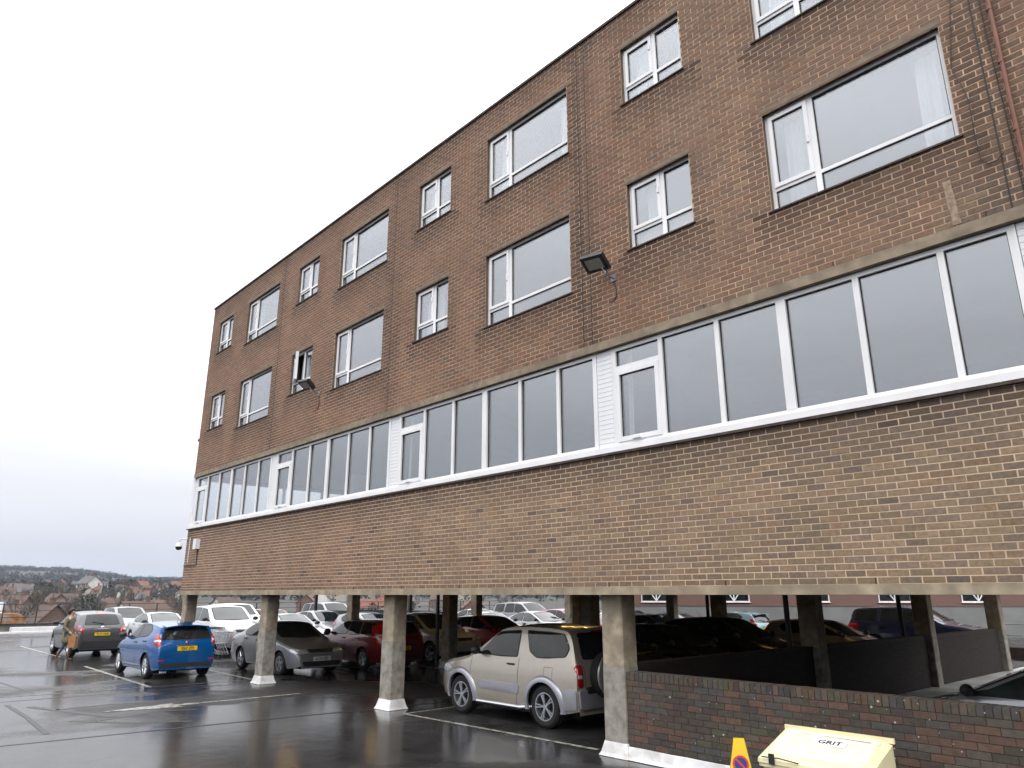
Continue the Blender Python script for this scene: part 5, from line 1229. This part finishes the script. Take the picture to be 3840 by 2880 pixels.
for i in range(58):
    u = rnd.uniform(-60, 720) if i < 36 else rnd.uniform(720, 2300); d = 230 + 620 * rnd.random() ** 1.2; k = rnd.choice(kinds)
    HL.append((u, d, k))
ORD = 'first second third fourth fifth sixth seventh eighth ninth tenth eleventh twelfth thirteenth fourteenth fifteenth sixteenth seventeenth eighteenth nineteenth twentieth'.split(); cnt = {}
for u, d, k in sorted(HL, key=lambda q: q[0]):
    cnt[k[2]] = cnt.get(k[2], 0) + 1; house(put(u, d), rnd.uniform(0, 3.14), k[0], k[1], rnd.uniform(.8, 1.1), '%s, %s from left' % (k[2], ORD[cnt[k[2]] - 1]))
# bare trees and evergreens
posmat('bark', (.075, .06, .05), .3, 2); posmat('twigs', (.075, .062, .052), .3, .4); posmat('evergreen', (.028, .042, .03), .4, .4); posmat('wood_far', (.03, .03, .03), .45, .05, col2=(.018, .022, .02), s2=.02)
def bare_tree(seed):
    q = random.Random(seed); t = MB(); c = MB()
    def grow(p, d, ln, r_, lv):
        e_ = p + d * ln; mid = p.lerp(e_, .5) + Vector((q.uniform(-.1, .1), q.uniform(-.1, .1), 0)) * ln * .5
        (t if lv < 2 else c).tube([p, mid, e_], [r_, r_ * .8, r_ * .55], 5 if lv < 2 else 3, cap=False)
        if lv < 4:
            for _ in range((4, 4, 4, 5)[lv]):
                nd = (d + Vector((q.uniform(-1, 1), q.uniform(-1, 1), q.uniform(-.1, .75))) * (.75 if lv else .6)).normalized(); grow(p.lerp(e_, q.uniform(.55, 1)), nd, ln * q.uniform(.55, .78), r_ * .55, lv + 1)
    grow(Vector((0, 0, -1)), Vector((0, 0, 1)), 4.2, .26, 0)
    return t.mesh('trunk', 'bark', fix=False), c.mesh('crown', 'twigs', fix=False)
BT = [bare_tree(i) for i in range(4)]
def ever(seed):
    q = random.Random(seed); c = MB(); t = MB().tube([(0, 0, -1), (0, 0, 3)], [.25, .2], 6)
    for _ in range(420):
        z = q.uniform(.6, 9); a = q.uniform(0, 6.3); rad = (1 - ((z - 3.6) / 5.6) ** 2) ** .5 * 2.6 * q.uniform(.4, 1.08) if abs(z - 3.6) < 5.6 else .2; s_ = q.uniform(.3, .7); p = Vector((rad * math.cos(a), rad * math.sin(a), z))
        c.add([p + Vector((q.uniform(-s_, s_), q.uniform(-s_, s_), q.uniform(-s_, s_))) for _ in range(3)], [(0, 1, 2)])
    return t.mesh('trunk', 'bark'), c.mesh('crown', 'evergreen', fix=False)
EV = [ever(i) for i in range(3)]
def tree(src, loc, s, label, nm, grp):
    r = empty(nm, loc, rnd.uniform(0, 6)); r.scale = (s, s, s * rnd.uniform(.9, 1.15)); tag(r, label, 'tree', grp); link('trunk', src[0], r); link('crown', src[1], r)
for i in range(150):
    u = rnd.uniform(-60, 720) if i < 110 else rnd.uniform(720, 2300); d = 190 + 560 * rnd.random(); tree(rnd.choice(BT), put(u, d), rnd.uniform(.75, 1.25), 'bare winter tree among the houses of the town', 'bare_tree', 'bare trees of the town')
for u, d, s_ in ((180, 420, 1.), (232, 430, .8), (465, 430, .9), (315, 262, .95), (345, 258, .9), (90, 330, .7), (300, 520, .8), (1400, 240, .8), (1750, 300, .9), (620, 500, .8), (20, 420, .8)): tree(rnd.choice(EV), put(u, d), s_, 'dark evergreen tree among the houses of the town', 'evergreen_tree', 'evergreens of the town')
# far woods on the slopes and hill tops: one mass
b = MB(); q = random.Random(5)
for i in range(8200):
    az = q.uniform(-1.52, -.55); d = 480 + 1650 * q.random() ** .8
    if mnoise.noise((az * 14, d * .004, 3)) < -.12 and d < 1750: continue
    x, y_ = polar(d, az); z = hprof(d, az); s_ = q.uniform(3.2, 6.2) * (1.15 if d > 1500 else 1)
    for _ in range(15):
        a = q.uniform(0, 6.3); rr = q.uniform(0, .9) * s_; p = Vector((x + rr * math.cos(a), y_ + rr * math.sin(a), z + q.uniform(.0, 1.25) * s_ * (1 - .3 * rr / s_))); e_ = s_ * .5
        b.add([p + Vector((q.uniform(-e_, e_), q.uniform(-e_, e_), q.uniform(-e_, e_))) for _ in range(3)], [(0, 1, 2)])
wo = b.build('woodland', 'wood_far', fix=False); tag(wo, 'bare woods covering the far slopes and the hill top', 'woodland', kind='stuff')
# dark shrub against the shelter
b = MB(); q = random.Random(9)
for _ in range(900):
    p = Vector((q.gauss(0, .55), q.gauss(0, .35), 1.5 + q.gauss(0, .55))); e_ = q.uniform(.03, .08)
    if p.z < .1: continue
    b.add([p + Vector((q.uniform(-e_, e_), q.uniform(-e_, e_), q.uniform(-e_, e_))) for _ in range(3)], [(0, 1, 2)])
r = empty('shrub', (-21.6, 9.9 + .6, 0)); tag(r, 'dark scraggy shrub in front of the trolley shelter', 'shrub'); b.build('crown', 'evergreen', r, fix=False)
b = MB(); [b.tube([(q.uniform(-.1, .1), q.uniform(-.1, .1), 0), (q.uniform(-.5, .5), q.uniform(-.3, .3), 1.1), (q.uniform(-.8, .8), q.uniform(-.4, .4), 2.1)], [.03, .02, .008], 5) for _ in range(9)]; b.build('stem', 'bark', r)
# ------------------------------------------------------------------ haze
m = bpy.data.materials.new('haze'); m.use_nodes = True; t = m.node_tree; t.nodes.clear(); o_ = t.nodes.new('ShaderNodeOutputMaterial'); v = t.nodes.new('ShaderNodeVolumePrincipled')
v.inputs['Color'].default_value = (.72, .82, .98, 1); v.inputs['Density'].default_value = .00011; v.inputs['Anisotropy'].default_value = .2; t.links.new(v.outputs[0], o_.inputs['Volume']); MAT['haze'] = m
hz = MB().box(CAM.x - 3600, CAM.x + 3600, CAM.y - 3600, CAM.y + 3600, -16, 95).build('haze', m); tag(hz, 'thin pale haze filling the air over the town', 'haze', kind='stuff')
